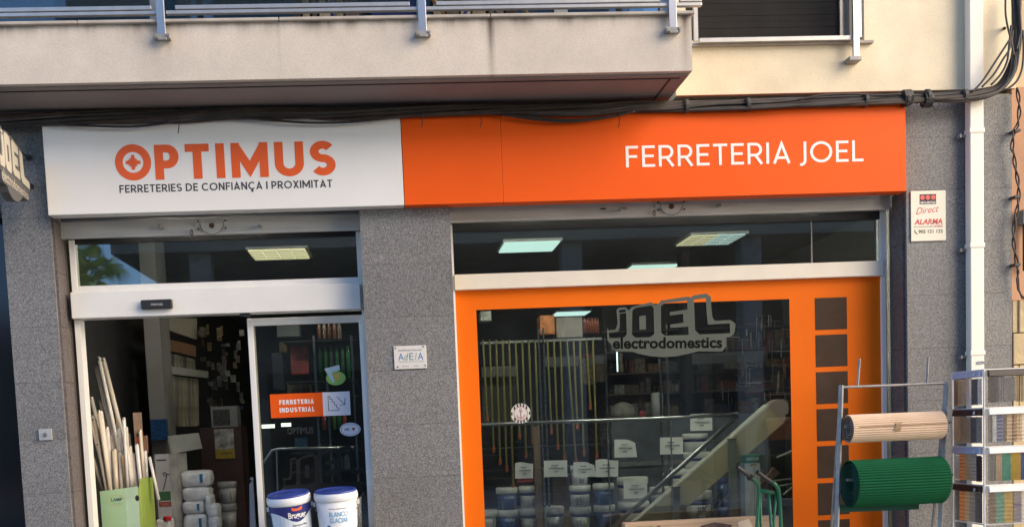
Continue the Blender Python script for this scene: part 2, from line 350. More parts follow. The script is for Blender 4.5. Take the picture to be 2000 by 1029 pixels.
# upper wall with the window hole on the right, and the wide glazed bay behind the balcony
wx0, wx1 = P(1340, 60).x, P(1688, 60).x; wz0 = P(1500, 82).z
tl = P(0, 30).z
ub = MB(); zt = 7.2
bx0, bx1 = -5.2, P(1318, 60).x
ub.box((bx1, 0, z_cable + .04), (wx0, .30, zt)); ub.box((wx0, 0, z_cable + .04), (wx1, .30, wz0)); ub.box((wx1, 0, z_cable + .04), (P(1984, 60).x, .30, zt)); ub.box((wx0, 0, wz0 + 1.5), (wx1, .3, zt))
ub.box((bx0, .05, z_cop0 + 2.1), (bx1, .3, zt)); ub.box((-5.6, 0, z_soff - .3), (bx0, .30, zt))
part(bld, 'upper_wall', ub, CREAM)
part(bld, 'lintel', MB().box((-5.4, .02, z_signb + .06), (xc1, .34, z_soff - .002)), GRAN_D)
lp = thing
# granite panels, one object each, with recessed joints
def panels(parentname, x0, x1, zs, cols=1, y=0.0, th=.03, m=GRAN):
    core = part(bld, parentname, MB().box((x0 + .006, y + th, 0), (x1 - .006, y + .34, zs[-1])), CONC)
    for i in range(len(zs) - 1):
        for c in range(cols):
            a = x0 + (x1 - x0) * c / cols; b = x0 + (x1 - x0) * (c + 1) / cols
            part(core, 'granite_panel', MB().box((a + .0015, y + random.uniform(0, .0015), zs[i] + .0008), (b - .0015, y + th, zs[i + 1] - .0008)), m)
    return core
def zrow(u, vs): return sorted([0.0] + [P(u, v).z for v in vs])
pl = panels('left_pillar', xa0, xa1, zrow(100, [963, 858, 746, 637, 530, 425, 322, 236]) )
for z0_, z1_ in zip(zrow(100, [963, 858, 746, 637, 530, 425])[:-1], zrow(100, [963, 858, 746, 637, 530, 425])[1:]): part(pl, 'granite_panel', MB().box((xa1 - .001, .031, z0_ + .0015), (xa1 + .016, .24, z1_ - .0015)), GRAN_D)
part(pl, 'granite_panel', MB().box((-5.4, .004, P(30, 398).z), (xa0 - .002, .30, z_soff - .004)), GRAN)
zm = zrow(810, [931, 828, 722, 618, 514])
pm = panels('middle_pillar', xb0, xb1, zm + [z_signb + .02])
zr = zrow(1850, [985, 882, 780, 678, 575, 472, 370, 268, 187])
pr = panels('right_pillar', xc0, xc1, zr)
for a, b in zip(zr[:-1], zr[1:]):
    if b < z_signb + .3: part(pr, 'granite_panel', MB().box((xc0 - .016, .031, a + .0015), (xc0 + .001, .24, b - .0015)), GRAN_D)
# balcony
bal = part(bld, 'balcony', MB().box((-5.4, BY, z_soff), (P(1352, 115, BY).x, .0 - .002, z_cop0)), FASC)
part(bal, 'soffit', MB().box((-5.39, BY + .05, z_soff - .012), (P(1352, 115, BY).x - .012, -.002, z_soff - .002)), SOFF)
part(bal, 'drip_groove', MB().box((-5.39, BY + .10, z_soff - .016), (P(1335, 115, BY).x, BY + .113, z_soff - .011)), DARK)
part(bal, 'drip_groove', MB().box((P(1318, 160, BY).x - .006, BY + .114, z_soff - .016), (P(1318, 160, BY).x + .006, -.01, z_soff - .011)), DARK)
cx = [-5.4, P(152, 40, BY).x, P(545, 40, BY).x, P(957, 40, BY).x, P(1356, 40, BY).x]
for a, b in zip(cx[:-1], cx[1:]): part(bal, 'coping_stone', MB().box((a + .003, BY - .03, z_cop0 + .001), (b - .003, BY + .16, z_cop1)), STONE, bev=.004)
ry = BY - .05
def rail(u0, v0, u1, v1, th, y, m=ALU, dep=.035):
    a = P(u0, v0, y); b = P(u1, v1, y); z = (a.z + b.z) / 2
    return MB().box((a.x, y, z - th / 2), (b.x, y + dep, z + th / 2))
def midrail(v, y=ry): return P(676, v, y).z
zr1, zr2 = midrail(16.5), midrail(6.5)
for (a, b) in ((-40, 308), (323, 818), (833, 1307), (1323, 1373)):
    part(bal, 'bottom_rail', MB().box((P(a, 16, ry).x, ry + .02, zr1 - .011), (P(b, 16, ry).x, ry + .055, zr1 + .011)), ALU, bev=.002)
for (a, b) in ((-40, 293), (340, 800), (852, 1290), (1330, 1373)):
    pn = part(bal, 'railing_panel', MB().box((P(a, 6, ry).x, ry + .024, zr2 - .013), (P(b, 6, ry).x, ry + .05, zr2 + .013)), ALU, bev=.002)
    part(pn, 'panel_glass', MB().box((P(a, 6, ry).x + .01, ry + .034, zr2 + .014), (P(b, 6, ry).x - .01, ry + .042, zr2 + .8)), GLASS_D)
for (u, v1) in ((316, 75), (826, 69), (1315, 62)):
    c = P(u, v1 - 5, ry)
    po = part(bal, 'railing_post', MB().box((c.x - .026, ry, c.z), (c.x + .026, ry + .018, z_cop1 + .95)), STEEL, bev=.002)
    part(po, 'foot_bracket', MB().box((c.x - .052, ry - .004, c.z - .016), (c.x + .052, BY - .001, c.z + .012)).box((c.x - .026, ry - .006, c.z - .028), (c.x + .03, ry + .01, c.z - .012)), GALV, bev=.003)
    for s in (-1, 1): part(po, 'bolt', MB().prism(disc(Vector((c.x + s * .043, 0, c.z + .002)), .009, ry - .012, 8), (0, .009, 0)), GALV)
# glazed bay behind the balcony
bay = part(bld, 'balcony_glazing', MB().box((-5.2, .10, z_cop0 + .02), (bx1, .16, z_cop0 + .07)).box((bx1 - .08, .10, z_cop0), (bx1, .16, z_cop0 + 2.1)).box((-5.2, .10, z_cop0 + 2.02), (bx1, .16, z_cop0 + 2.1)), ALU)
for u in (300, 640, 1100):
    x = P(u, 20).x; part(bay, 'window_frame', MB().box((x - .05, .095, z_cop0 + .07), (x + .05, .165, z_cop0 + 2.02)), ALU)
ed = [-5.15] + [P(u, 20).x for u in (300, 640, 1100)] + [bx1 - .04]
for i in range(4): part(bay, 'glass_pane', MB().box((ed[i] + .05, .125, z_cop0 + .07), (ed[i + 1] - .05, .133, z_cop0 + 2.02)), GLASS_D)
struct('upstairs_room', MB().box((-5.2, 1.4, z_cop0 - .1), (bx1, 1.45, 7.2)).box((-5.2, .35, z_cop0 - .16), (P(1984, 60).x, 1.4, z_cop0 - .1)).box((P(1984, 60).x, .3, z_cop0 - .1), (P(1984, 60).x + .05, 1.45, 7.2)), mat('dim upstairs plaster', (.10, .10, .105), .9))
# right hand window of the upper floor
win = part(bld, 'upper_window', MB().box((wx0, .10, wz0 + .0), (wx1 - .06, .16, wz0 + .055)).box((wx1 - .14, .10, wz0 + .05), (wx1 - .09, .16, wz0 + 1.5)), ALU, 'dark shuttered window above the orange sign')
nsl = 22; sx1 = wx1 - .14
for i in range(nsl):
    part(win, 'shutter_slat', MB().box((wx0, .120 + .0015 * (i % 2), wz0 + .057 + i * .045), (sx1, .136, wz0 + .057 + (i + 1) * .045 - .0012)), mat('dark grey shutter slat', (.026, .025, .024), .8, var=.12, spec=.1))
part(win, 'reveal_strip', MB().box((wx1 - .09, .05, wz0), (wx1 - .002, .2, wz0 + 1.5)), mat('reveal grey', (.22, .2, .17), .8))
part(win, 'window_sill', MB().box((wx0 - .1, -.035, P(1500, 91).z), (P(1703, 90).x, .10, P(1500, 91).z + .022)), STONE, bev=.003)
gy = -.07
part(win, 'guard_rail', MB().box((P(1366, 80, gy).x, gy, P(1500, 76, gy).z - .018), (P(1668, 70, gy).x, gy + .035, P(1500, 76, gy).z + .014)), ALU, bev=.002)
c = P(1671, 116, gy)
part(win, 'guard_post', MB().box((c.x - .024, gy - .02, c.z), (c.x + .024, gy + .0, c.z + 1.4)).box((c.x + .026, gy + .004, c.z + .16), (c.x + .05, gy + .03, c.z + 1.4)), STEEL, bev=.002)
part(win, 'foot_bracket', MB().box((c.x - .055, gy - .022, c.z - .014), (c.x + .04, -.001, c.z + .016)), GALV, bev=.003)
part(win, 'guard_post', MB().box((P(1357, 50, -.2).x - .012, -.22, P(1357, 82, -.2).z), (P(1357, 50, -.2).x + .018, -.19, 5.6)), ALU)
# thermoplastic objects stored on the balcony floor
def bobj(name, label, cat, r, y0, y1, m, group=None): return single(name, label, cat, slab(r, y0, y1), m, group, bev=.004)
zfl = z_cop0 + .005
WOOD = mat('grey brown wood', (.16, .12, .085), .75, var=.3, scale=3, stretch=(8, 8, .6))
for i, (u0, u1, hh, cc) in enumerate(((575, 588, .55, (.05, .04, .03)), (593, 606, .7, (.45, .38, .24)), (612, 620, .72, (.16, .12, .08)), (625, 645, .66, (.52, .44, .28)), (655, 668, .75, (.38, .30, .16)), (676, 703, .7, (.2, .15, .11)), (706, 722, .62, (.13, .08, .06)),
        (846, 866, .7, (.17, .13, .09)), (872, 896, .75, (.2, .15, .1)), (900, 918, .7, (.17, .13, .1)), (925, 950, .72, (.19, .15, .11)), (957, 985, .68, (.15, .12, .09)), (990, 1012, .7, (.17, .14, .1)))):
    a, b = P(u0, 20, -.15).x, P(u1, 20, -.15).x
    single('wooden_board', 'upright wooden board behind the balcony railing, %s of the boards from the left' % 'first second third fourth fifth sixth seventh eighth ninth tenth eleventh twelfth thirteenth'.split()[i], 'board', MB().prism([(a, -.20, zfl), (b, -.20, zfl), (b, -.17, zfl), (a, -.17, zfl)], (random.uniform(-.03, .03), .12, hh)), mat('board %d' % (i % 6), cc, .75, var=.3, scale=3, stretch=(8, 8, .6)), 'boards stored on the balcony')
single('blue_crate', 'blue plastic crate on the balcony between the wooden boards', 'crate', MB().prism([(P(728, 20, -.2).x, -.25, zfl), (P(810, 20, -.2).x, -.25, zfl), (P(810, 20, -.2).x, -.02, zfl), (P(728, 20, -.2).x, -.02, zfl)], (0, 0, .5)), mat('blue plastic', (.02, .05, .20), .45))
for i, (u, du, cc, lb) in enumerate(((869, 22, (.6, .25, .03), 'orange hose curling over the balcony coping left of the stained joint'), (905, -20, (.05, .08, .3), 'blue cable behind the balcony rail beside the orange hose'), (972, 18, (.1, .1, .15), 'dark cable behind the balcony rail above the stained joint'), (1033, 22, (.55, .28, .05), 'ochre hose behind the balcony rail right of the stained joint'), (650, 12, (.03, .04, .25), 'blue rod leaning among the boards at the left of the balcony'))):
    single('hose', lb, 'hose', MB().tube([P(u, 33, -.45), P(u - du * .3, 22, -.4), P(u - du * .9, 5, -.3), P(u - du * 1.6, -15, -.3)], .012, 6), mat('hose %d' % i, cc, .5), smooth=True)

# ================================================================ SHOP INTERIOR SHELL
RX0, RX1, RY1, CZ = P(152, 745, .36).x - .12, xc1, 11.6, 3.42
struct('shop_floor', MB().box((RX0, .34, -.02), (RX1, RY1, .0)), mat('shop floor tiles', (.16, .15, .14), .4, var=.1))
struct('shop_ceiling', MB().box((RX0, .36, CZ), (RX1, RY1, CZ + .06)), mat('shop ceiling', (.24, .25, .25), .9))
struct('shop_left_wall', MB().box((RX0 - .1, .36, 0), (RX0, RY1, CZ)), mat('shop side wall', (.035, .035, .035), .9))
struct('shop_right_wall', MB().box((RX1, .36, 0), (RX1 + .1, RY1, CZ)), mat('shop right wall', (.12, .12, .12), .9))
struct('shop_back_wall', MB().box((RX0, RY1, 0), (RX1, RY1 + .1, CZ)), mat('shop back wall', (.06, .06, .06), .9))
for i, (uu, vv, yy, n, lb, cc) in enumerate(((1033, 481, 3.0, 1, 'cool white ceiling light behind the left end of the main transom', (.60, 1.0, .86)), (1388, 468, 3.0, 4, 'louvred ceiling light half yellow half bluish behind the right transom', (.62, .95, .88)),
        (1270, 524, 5.0, 1, 'thin glimpse of ceiling light just above the cream transom rail', (.62, 1, .84)), (1115, 612, 9.6, 1, 'small distant ceiling light seen at the top of the orange framed window', (.62, 1, .9)), (547, 496, 3.0, 4, 'yellowish four cell ceiling light behind the transom over the door', (1.0, .86, .38)))):
    c = P(uu, vv, yy); zz = CZ - .03; dd = (zz - 1.5) / max(.01, (c.z - 1.5)); cx_ = c.x * dd; cy = CAM.y + (c.y - CAM.y) * dd
    t = thing('ceiling_light', lb, 'ceiling light', (cx_, cy, zz), 'ceiling lights in the shop')
    part(t, 'housing', MB().box((cx_ - .31, cy - .31, zz), (cx_ + .31, cy + .31, zz + .025)), WHITE_D)
    for k in range(n):
        a = cx_ - .29 + .58 * k / n; b = cx_ - .29 + .58 * (k + 1) / n - (.012 if n > 1 else 0)
        col = cc if not (i == 1 and k < 2) else (1.0, .90, .42)
        part(t, 'diffuser', MB().box((a, cy - .29, zz - .012), (b, cy + .29, zz - .001)), mat('lit diffuser %d %d' % (i, k if i == 1 else 0), (.08, .08, .08), .5, var=0, emit=(*[c_ ** .7 for c_ in col], .32 if i == 1 else .46)))
        if n > 1:
            for q in range(6): part(t, 'louvre', MB().box((a, cy - .27 + q * .1, zz - .02), (b, cy - .262 + q * .1, zz - .012)), ALU)

# ================================================================ DOOR AND WINDOW FRAMES
FY = .22
ent = thing('shop_entrance', 'white aluminium entrance frame with transom and automatic door header under white sign', 'entrance', (P(420, 900, .2).x, FY, 0))
r = R(118, 446, 700, 458, .20); zs0 = P(410, 458, .17).z; zs1 = P(410, 425, .17).z; xl = P(118, 450, .17).x
sh = part(ent, 'roller_shutter', MB().box((xl, .17, zs0), (xb0 - .003, .20, zs1)).box((xl, .165, zs0 - .0), (xb0 - .003, .171, zs0 + .022)), SHUT, bev=.003)
for i in range(3): part(sh, 'shutter_slat', MB().prism([(xl, .205, zs1 + .002 + i * .036), (xl, .19, zs1 + .018 + i * .036), (xl, .205, zs1 + .036 + i * .036), (xl, .22, zs1 + .018 + i * .036)], (xb0 - xl - .003, 0, 0)), SHUT)
def shutter_hw(sh, y, bolts, lock, ring, handle=None):
    for (u, v, du, dv) in bolts: part(sh, 'bolt', MB().tube([P(u, v, y), P(u + du, v + dv, y - .05)], .011, 8), GALV)
    c = P(*lock, y)
    part(sh, 'lock_plate', MB().prism([(c.x + .085 * math.cos(a), y - .006, c.z + .02 + .085 * math.sin(a) * .95) for a in [math.radians(180 + k * 15) for k in range(13)]], (0, .0055, 0)).box((c.x - .125, y - .005, c.z - .004), (c.x - .088, y, c.z + .028)).box((c.x + .088, y - .005, c.z - .004), (c.x + .125, y, c.z + .028)), SHUT)
    lo_ = MB(); strip(lo_, [(c.x + .088 * math.cos(math.radians(q)), c.z + .022 + .086 * math.sin(math.radians(q))) for q in range(180, 361, 12)], .005, lambda a_, yy_: (a_[0], yy_, a_[1]), y - .0075); part(sh, 'plate_edge', lo_, mat('dark plate outline', (.16, .13, .11), .8))  # darker outline along the curved edge of the lock plate
    part(sh, 'lock_cylinder', MB().prism(disc(c, .019, y - .012, 14), (0, .012, 0)), mat('rusty metal', (.10, .055, .03), .7, .3, var=.3))
    for s in (-1, 1):
        for q in (-.022, .035): part(sh, 'screw', MB().prism(disc(Vector((c.x + s * .10, 0, c.z + q)), .007, y - .007, 8), (0, .006, 0)), BLACKP)
    c2 = P(*ring, y - .01); part(sh, 'pull_ring', MB().tube([(c2.x + .008 * math.cos(k * .7), y - .02 - .004 * (k % 2), c2.z + .022 * math.sin(k * .7)) for k in range(10)], .004, 6), mat('rusty metal', (.10, .055, .03)))
shutter_hw(sh, .165, [(318, 446, -8, -5), (510, 443, -4, -2)], (414, 441), (375, 455))
zA, zB = P(420, 463, .22).z, P(420, 550, .22).z                     # transom glass top / bottom
jx0, jx1 = P(136, 500, .22).x, P(147, 510, .22).x; jx2 = P(697, 500, .22).x
zH1 = P(420, 563, .2).z; zH0 = P(420, 614, .2).z
part(ent, 'door_jamb', MB().box((jx0, .22, zH0 - .0), (jx1, .30, zs0 - .002)).box((jx0, .22, 0), (P(155, 625, .22).x, .34, zH0 - .002)), WHITE)
part(ent, 'door_jamb', MB().box((jx2, .22, zH0), (xb0 - .002, .30, zs0 - .002)).box((P(714, 760, .22).x, .215, 0), (xb0 + .0, .32, zH0 - .002)), WHITE)
part(ent, 'transom_rail', MB().box((jx1, .222, zH1 + .003), (jx2, .30, zB)), WHITE, bev=.003)
tp = part(ent, 'transom_pane', MB().box((jx1, .255, zB), (jx2, .262, zs0 + .06)), GLASS)
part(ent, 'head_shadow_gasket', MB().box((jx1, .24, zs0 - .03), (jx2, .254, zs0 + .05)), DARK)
hd = part(ent, 'door_header', MB().box((jx0 - .0, .16, zH0), (P(704, 580, .16).x, .30, zH1)), WHITE, bev=.006)
r = R(275, 586, 337, 602, .13)
sn = part(ent, 'motion_sensor', slab(r, .115, .158), BLACKP, bev=.008)
part(sn, 'lettering', text_mb('manusa', RC(306, 594, .085, .014, .11), .1135), mat('grey print', (.5, .5, .5), .5))
part(ent, 'shutter_guide', MB().box((P(123, 600, .2).x, .235, 0), (P(137, 600, .22).x - .003, .30, zs0)), mat('brown guide rail', (.16, .14, .125), .6, .3))
for x in (P(130, 600, .2).x,): part(ent, 'guide_slot', MB().box((x - .004, .232, 0), (x + .004, .236, zs0)), DARK)
part(ent, 'door_stop', MB().box((P(470, 621, .2).x, .18, zH0 - .022), (P(488, 621, .2).x, .24, zH0 - .002)), BLACKP)
# sliding door leaf
DY = .30
door = thing('sliding_door', 'half open glass sliding door leaf with white frame and stickers behind the paint buckets', 'door', (P(610, 900, DY).x, DY, 0))
dx0, dx1 = P(483, 640, DY).x, P(712, 640, DY).x; dz = P(600, 618, DY).z
gx0, gx1 = P(497.5, 640, DY).x, P(701, 640, DY).x; gz = P(600, 632.5, DY).z
part(door, 'stile', MB().box((dx0, DY, 0), (gx0 - .012, DY + .045, dz)), WHITE, bev=.004)
part(door, 'gasket', MB().box((gx0 - .012, DY + .012, .1), (gx0, DY + .04, gz)), mat('grey gasket', (.25, .26, .2), .5))
part(door, 'stile', MB().box((gx1, DY, 0), (dx1, DY + .045, dz)), WHITE, bev=.004)
part(door, 'top_rail', MB().box((gx0 - .012, DY + .002, gz), (gx1, DY + .043, dz)), WHITE, bev=.004)
part(door, 'bottom_rail', MB().box((gx0 - .012, DY + .002, .02), (gx1, DY + .043, .14)), WHITE, bev=.004)
part(door, 'door_pane', MB().box((gx0, DY + .02, .14), (gx1, DY + .028, gz)), GLASS)
def plate(parent, name, r, y, m, th=.002, label=None): return part(parent, name, slab(r, y - th, y), m, label)
sy = DY + .0195
r = R(527, 770, 632, 812, sy); r2 = (r[1], P(684, 790, sy).x, r[2], r[3])
s1 = plate(door, 'direction_sign', r, sy, ORANGE, label='orange sticker reading FERRETERIA INDUSTRIAL')
w_ = r[1] - r[0]; h_ = r[3] - r[2]
stroke_text(s1, 'FERRETERIA', r[0] + w_ * .17, r[0] + w_ * .83, r[2] + h_ * .55, r[2] + h_ * .75, sy - .0025, .24, .20, WTXT)
stroke_text(s1, 'INDUSTRIAL', r[0] + w_ * .17, r[0] + w_ * .83, r[2] + h_ * .22, r[2] + h_ * .42, sy - .0025, .24, .20, WTXT)
s2 = plate(door, 'direction_sign', r2, sy, mat('white sticker', (.72, .72, .78), .5, var=.02), label='white sticker with stairs pictogram and arrow')
W2 = r2[1] - r2[0]; st = MB()
def nrm(a, yy): return (r2[0] + a[0] * W2, yy, r2[2] + a[1] * h_)
strip(st, [(.20, .82), (.20, .22), (.58, .22), (.58, .32), (.50, .32), (.50, .45), (.42, .45), (.42, .58), (.34, .58), (.34, .7), (.27, .7), (.27, .82), (.20, .82)], .022, nrm, sy - .0026)
strip(st, [(.52, .80), (.80, .46)], .025, nrm, sy - .0026); strip(st, [(.82, .72), (.80, .45), (.62, .44)], .025, nrm, sy - .0030)
part(s2, 'pictogram', st, BLTXT)
c = P(656, 738, sy)
s3 = part(door, 'round_sticker', MB().prism(disc(c, .075, sy - .002, 24, .055), (0, .002, 0)), mat('lime sticker', (.22, .45, .10), .5, var=.15, scale=12), 'green oval sticker with pale cards')
part(s3, 'print', MB().poly([(c.x - .085, sy - .003, c.z + .075), (c.x + .03, sy - .003, c.z + .10), (c.x + .035, sy - .003, c.z + .06), (c.x - .03, sy - .003, c.z + .045), (c.x - .01, sy - .003, c.z - .03), (c.x - .03, sy - .003, c.z - .03)]), mat('pale blue print', (.40, .52, .58), .5))
part(s3, 'print', MB().poly([(c.x - .02, sy - .0035, c.z + .03), (c.x + .03, sy - .0035, c.z + .04), (c.x + .035, sy - .0035, c.z - .01), (c.x, sy - .0035, c.z - .015)]), mat('ochre print', (.5, .35, .1), .5))
c = P(684, 838, sy)
s4 = part(door, 'oval_sticker', MB().prism(disc(c, .080, sy - .002, 28, .052), (0, .002, 0)), mat('white sticker', (.7, .7, .7)), 'white oval sticker with small heart')
ring = MB(); strip(ring, [(math.cos(k * math.pi / 14), math.sin(k * math.pi / 14)) for k in range(29)], .06, lambda a, yy: (c.x + a[0] * .07, yy, c.z + a[1] * .043), sy - .0028)
part(s4, 'print', ring, mat('navy print', (.03, .04, .2), .5))
part(s4, 'print', text_mb('OPK', (c.x - .045, c.x - .005, c.z - .01, c.z + .01), sy - .0028, .02), BLTXT)
part(s4, 'heart', MB().poly([(c.x + .012, sy - .0028, c.z + .008), (c.x + .019, sy - .0028, c.z + .014), (c.x + .026, sy - .0028, c.z + .008), (c.x + .033, sy - .0028, c.z + .014), (c.x + .040, sy - .0028, c.z + .008), (c.x + .026, sy - .0028, c.z - .014)]), mat('dark red print', (.3, .03, .03), .5))
part(door, 'glass_lettering', text_mb('OPTIMUS', R(561, 835, 612, 846, sy), sy - .001, .01), mat('faint grey film', (.03, .035, .035), .8))

# main shop window
WY = .22
win2 = thing('shop_window', 'large shop window with orange vinyl border and six brown squares under orange sign', 'shop window', (P(1300, 900, WY).x, WY, 0))
wz_s0, wz_s1 = P(1300, 422.5, .17).z, P(1300, 395, .17).z; wl, wr = xb1 + .002, P(1738, 450, .17).x
sh2 = part(win2, 'roller_shutter', MB().box((wl, .17, wz_s0), (wr, .20, wz_s1 + .03)).box((wl, .163, wz_s0), (wr, .171, wz_s0 + .02)), SHUT, bev=.003)
part(sh2, 'shutter_slat', MB().box((wl, .185, wz_s1 + .032), (wr, .2, z_signb)), SHUT)
shutter_hw(sh2, .165, [(1222, 408, -12, 2), (1400, 403, 10, -3)], (1311, 404), (1277, 417))
part(sh2, 'handle_slot', MB().prism(disc(P(1178, 408, .165), .026, .1615, 12, .006), (0, .003, 0)), mat('rusty metal', (.10, .055, .03)))
fxl0, fxl1 = P(880, 600, WY).x, P(890, 600, WY).x; fxr0, fxr1 = P(1720, 460, WY).x, P(1729, 460, WY).x
zg1, zg0 = wz_s0 - .002, P(1300, 523.5, WY).z; zm0 = P(1300, 553, WY).z
part(win2, 'frame_post', MB().box((xb1 + .002, WY, 0), (fxl1, WY + .07, zg1)), WHITE)
part(win2, 'frame_post', MB().box((fxr0, WY, zm0), (fxr1 + .01, WY + .07, zg1)).box((P(1724.5, 700, WY).x, WY, 0), (P(1729, 700, WY).x + .01, WY + .07, zm0)), WHITE)
part(win2, 'transom_rail', MB().box((fxl1 - .001, WY - .02, zm0), (P(1724.5, 560, WY).x, WY + .07, zg0)), mat('cream painted aluminium', (.76, .70, .58), .4, var=.04), bev=.004)
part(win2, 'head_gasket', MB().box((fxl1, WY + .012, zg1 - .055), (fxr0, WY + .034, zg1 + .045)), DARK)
sx = P(1585, 460, WY + .04).x
part(win2, 'transom_pane', MB().box((fxl1, WY + .04, zg0), (sx - .003, WY + .048, zg1 + .04)), GLASS)
part(win2, 'transom_pane', MB().box((sx + .003, WY + .04, zg0), (fxr0, WY + .048, zg1 + .04)), GLASS)
part(win2, 'glass_joint', MB().box((sx - .003, WY + .036, zg0), (sx + .003, WY + .05, zg1)), mat('silicone', (.35, .33, .3), .4))
gy_ = WY + .04; gxl, gxr = fxl1, P(1724.5, 700, WY).x
jx = P(1545, 700, gy_).x
part(win2, 'window_pane', MB().box((gxl, gy_, .05), (jx - .002, gy_ + .01, zm0)), GLASS)
part(win2, 'window_pane', MB().box((jx + .002, gy_, .05), (gxr, gy_ + .01, zm0)), GLASS)
vy = gy_ - .0015
ox0, ox1 = P(934, 700, vy).x, P(1542.5, 640, vy).x; oz = P(1235, 594.5, vy).z
part(win2, 'orange_border', MB().box((gxl, vy - .0015, .05), (ox0, vy, zm0)).box((ox0, vy - .0015, oz), (ox1, vy, zm0)).box((ox1, vy - .0015, .05), (gxr, vy, zm0)), VINYL)
sqx0, sqx1 = P(1593, 700, vy).x, P(1655, 700, vy).x
for k in range(7):
    a, b = P(1623, 581 + k * 72.2, vy - .002).z, P(1623, 643.5 + k * 72.2, vy - .002).z
    part(win2, 'brown_square', MB().box((sqx0, vy - .003, b), (sqx1, vy - .0016, a)), BROWN)
# frosted decal with its letters cut out
DEC = mat('frosted film', (.075, .088, .072), .75, var=.10, scale=5)
def decal(parent, fn, y, DEC=DEC):
    out = [(145, 410), (160, 432), (215, 425), (232, 375), (222, 270), (240, 250), (295, 245), (320, 272), (345, 245), (430, 222), (505, 205), (530, 228), (565, 215), (580, 192), (800, 160), (815, 170), (845, 150), (945, 135), (982, 165), (985, 250), (995, 330), (1015, 355), (1140, 348), (1180, 380), (1172, 450), (1140, 485), (1100, 490), (1105, 560), (1070, 602), (880, 600), (800, 620), (700, 640), (600, 647), (500, 640), (400, 620), (345, 602), (230, 600), (195, 580), (180, 545), (150, 515)]
    holes = [[(248, 298), (300, 292), (305, 460), (285, 490), (167, 497), (160, 452), (238, 440), (250, 400)], [(243, 270), (296, 263), (296, 284), (244, 291)],
             [(350, 275), (372, 252), (500, 232), (520, 250), (526, 460), (495, 486), (375, 490), (347, 465)],
             [(580, 240), (610, 212), (790, 194), (792, 264), (650, 285), (653, 312), (758, 300), (760, 370), (653, 385), (656, 412), (800, 402), (803, 468), (612, 474), (582, 450)],
             [(845, 186), (940, 172), (948, 300), (957, 385), (1133, 376), (1136, 455), (890, 464), (855, 430)]]
    cu = bpy.data.curves.new('d', 'CURVE'); cu.dimensions = '2D'; cu.fill_mode = 'BOTH'
    for pl in [out] + holes:
        sp = cu.splines.new('POLY'); sp.points.add(len(pl) - 1); sp.use_cyclic_u = True
        for i, q in enumerate(pl): sp.points[i].co = (q[0], -q[1], 0, 1)
    o = bpy.data.objects.new('d', cu); C.objects.link(o); dg = bpy.context.evaluated_depsgraph_get()
    me = bpy.data.meshes.new_from_object(o.evaluated_get(dg)); mb = MB(); mb.v = [fn(v.co.x, -v.co.y, y) for v in me.vertices]; mb.f = [tuple(p.vertices) for p in me.polygons]
    bpy.data.objects.remove(o); bpy.data.curves.remove(cu); bpy.data.meshes.remove(me)
    d = part(parent, 'frosted_logo', mb, DEC, 'frosted film logo JOEL electrodomestics')
    mb2 = MB(); mb2.poly([fn(a, b, y - .0004) for a, b in ((405, 318), (458, 310), (460, 424), (407, 426))]); part(d, 'letter_island', mb2, DEC)
    a, b = fn(192, 582, y), fn(1068, 503, y)
    return d, (a, b)
def fn1(x, z, y): return tuple(P(1150 + x / 4.1156, 540 + z / 4.1156, y))
d, (a, b) = decal(win2, fn1, vy - .0018)
tb = text_mb('electrodomestics', (0, 1, 0, 1), 0, .03); mbt = MB(); mbt.f = tb.f
for v in tb.v: mbt.v.append(fn1(192 + v[0] * 880, 582 - v[0] * 8 - v[2] * 92, vy - .0024))
part(d, 'lettering', mbt, mat('dark film print', (.006, .007, .006), .9, spec=.1))
def fn2(x, z, y): return tuple(P(530 + x / 6.2, 868 + (z - 130) / 4.6, y))
decal(door, fn2, sy - .001, mat('faint frosted film', (.014, .016, .015), .8, spec=.2))
# anchor sticker
c = P(1017, 807, vy - .001)
an = part(win2, 'anchor_sticker', MB().prism(disc(c, .078, vy - .0035, 32), (0, .0015, 0)), mat('off white sticker', (.60, .60, .56), .5, var=.03), 'round striped sticker with red anchor')
for k in range(-3, 4):
    x = c.x + k * .0235; hh = math.sqrt(max(0, .0775 ** 2 - (abs(k * .0235) + .006) ** 2))
    hi = math.sqrt(max(0, .056 ** 2 - (k * .0235) ** 2)) if abs(k * .0235) < .056 else 0
    for s in (-1, 1): part(an, 'stripe', MB().box((x - .006, vy - .0044, c.z + s * hi), (x + .006, vy - .0036, c.z + s * hh)), mat('black stripe', (.02, .02, .02), .5))
RED = mat('red brown print', (.35, .06, .03), .5)
ag = MB(); tf = lambda a, yy: (c.x + a[0], yy, c.z + a[1])
strip(ag, [(.053 * math.cos(k * math.pi / 16), .053 * math.sin(k * math.pi / 16)) for k in range(33)], .004, tf, vy - .005)
strip(ag, [(0, .022), (0, -.036)], .005, tf, vy - .005); strip(ag, [(-.016, .016), (.016, .016)], .004, tf, vy - .0054)
strip(ag, [(-.032, -.010), (-.02, -.030), (0, -.038), (.02, -.030), (.032, -.010)], .005, tf, vy - .0056); strip(ag, [(.009 * math.cos(k * .7), .030 + .009 * math.sin(k * .7)) for k in range(10)], .003, tf, vy - .0058)
part(an, 'anchor', ag, RED)

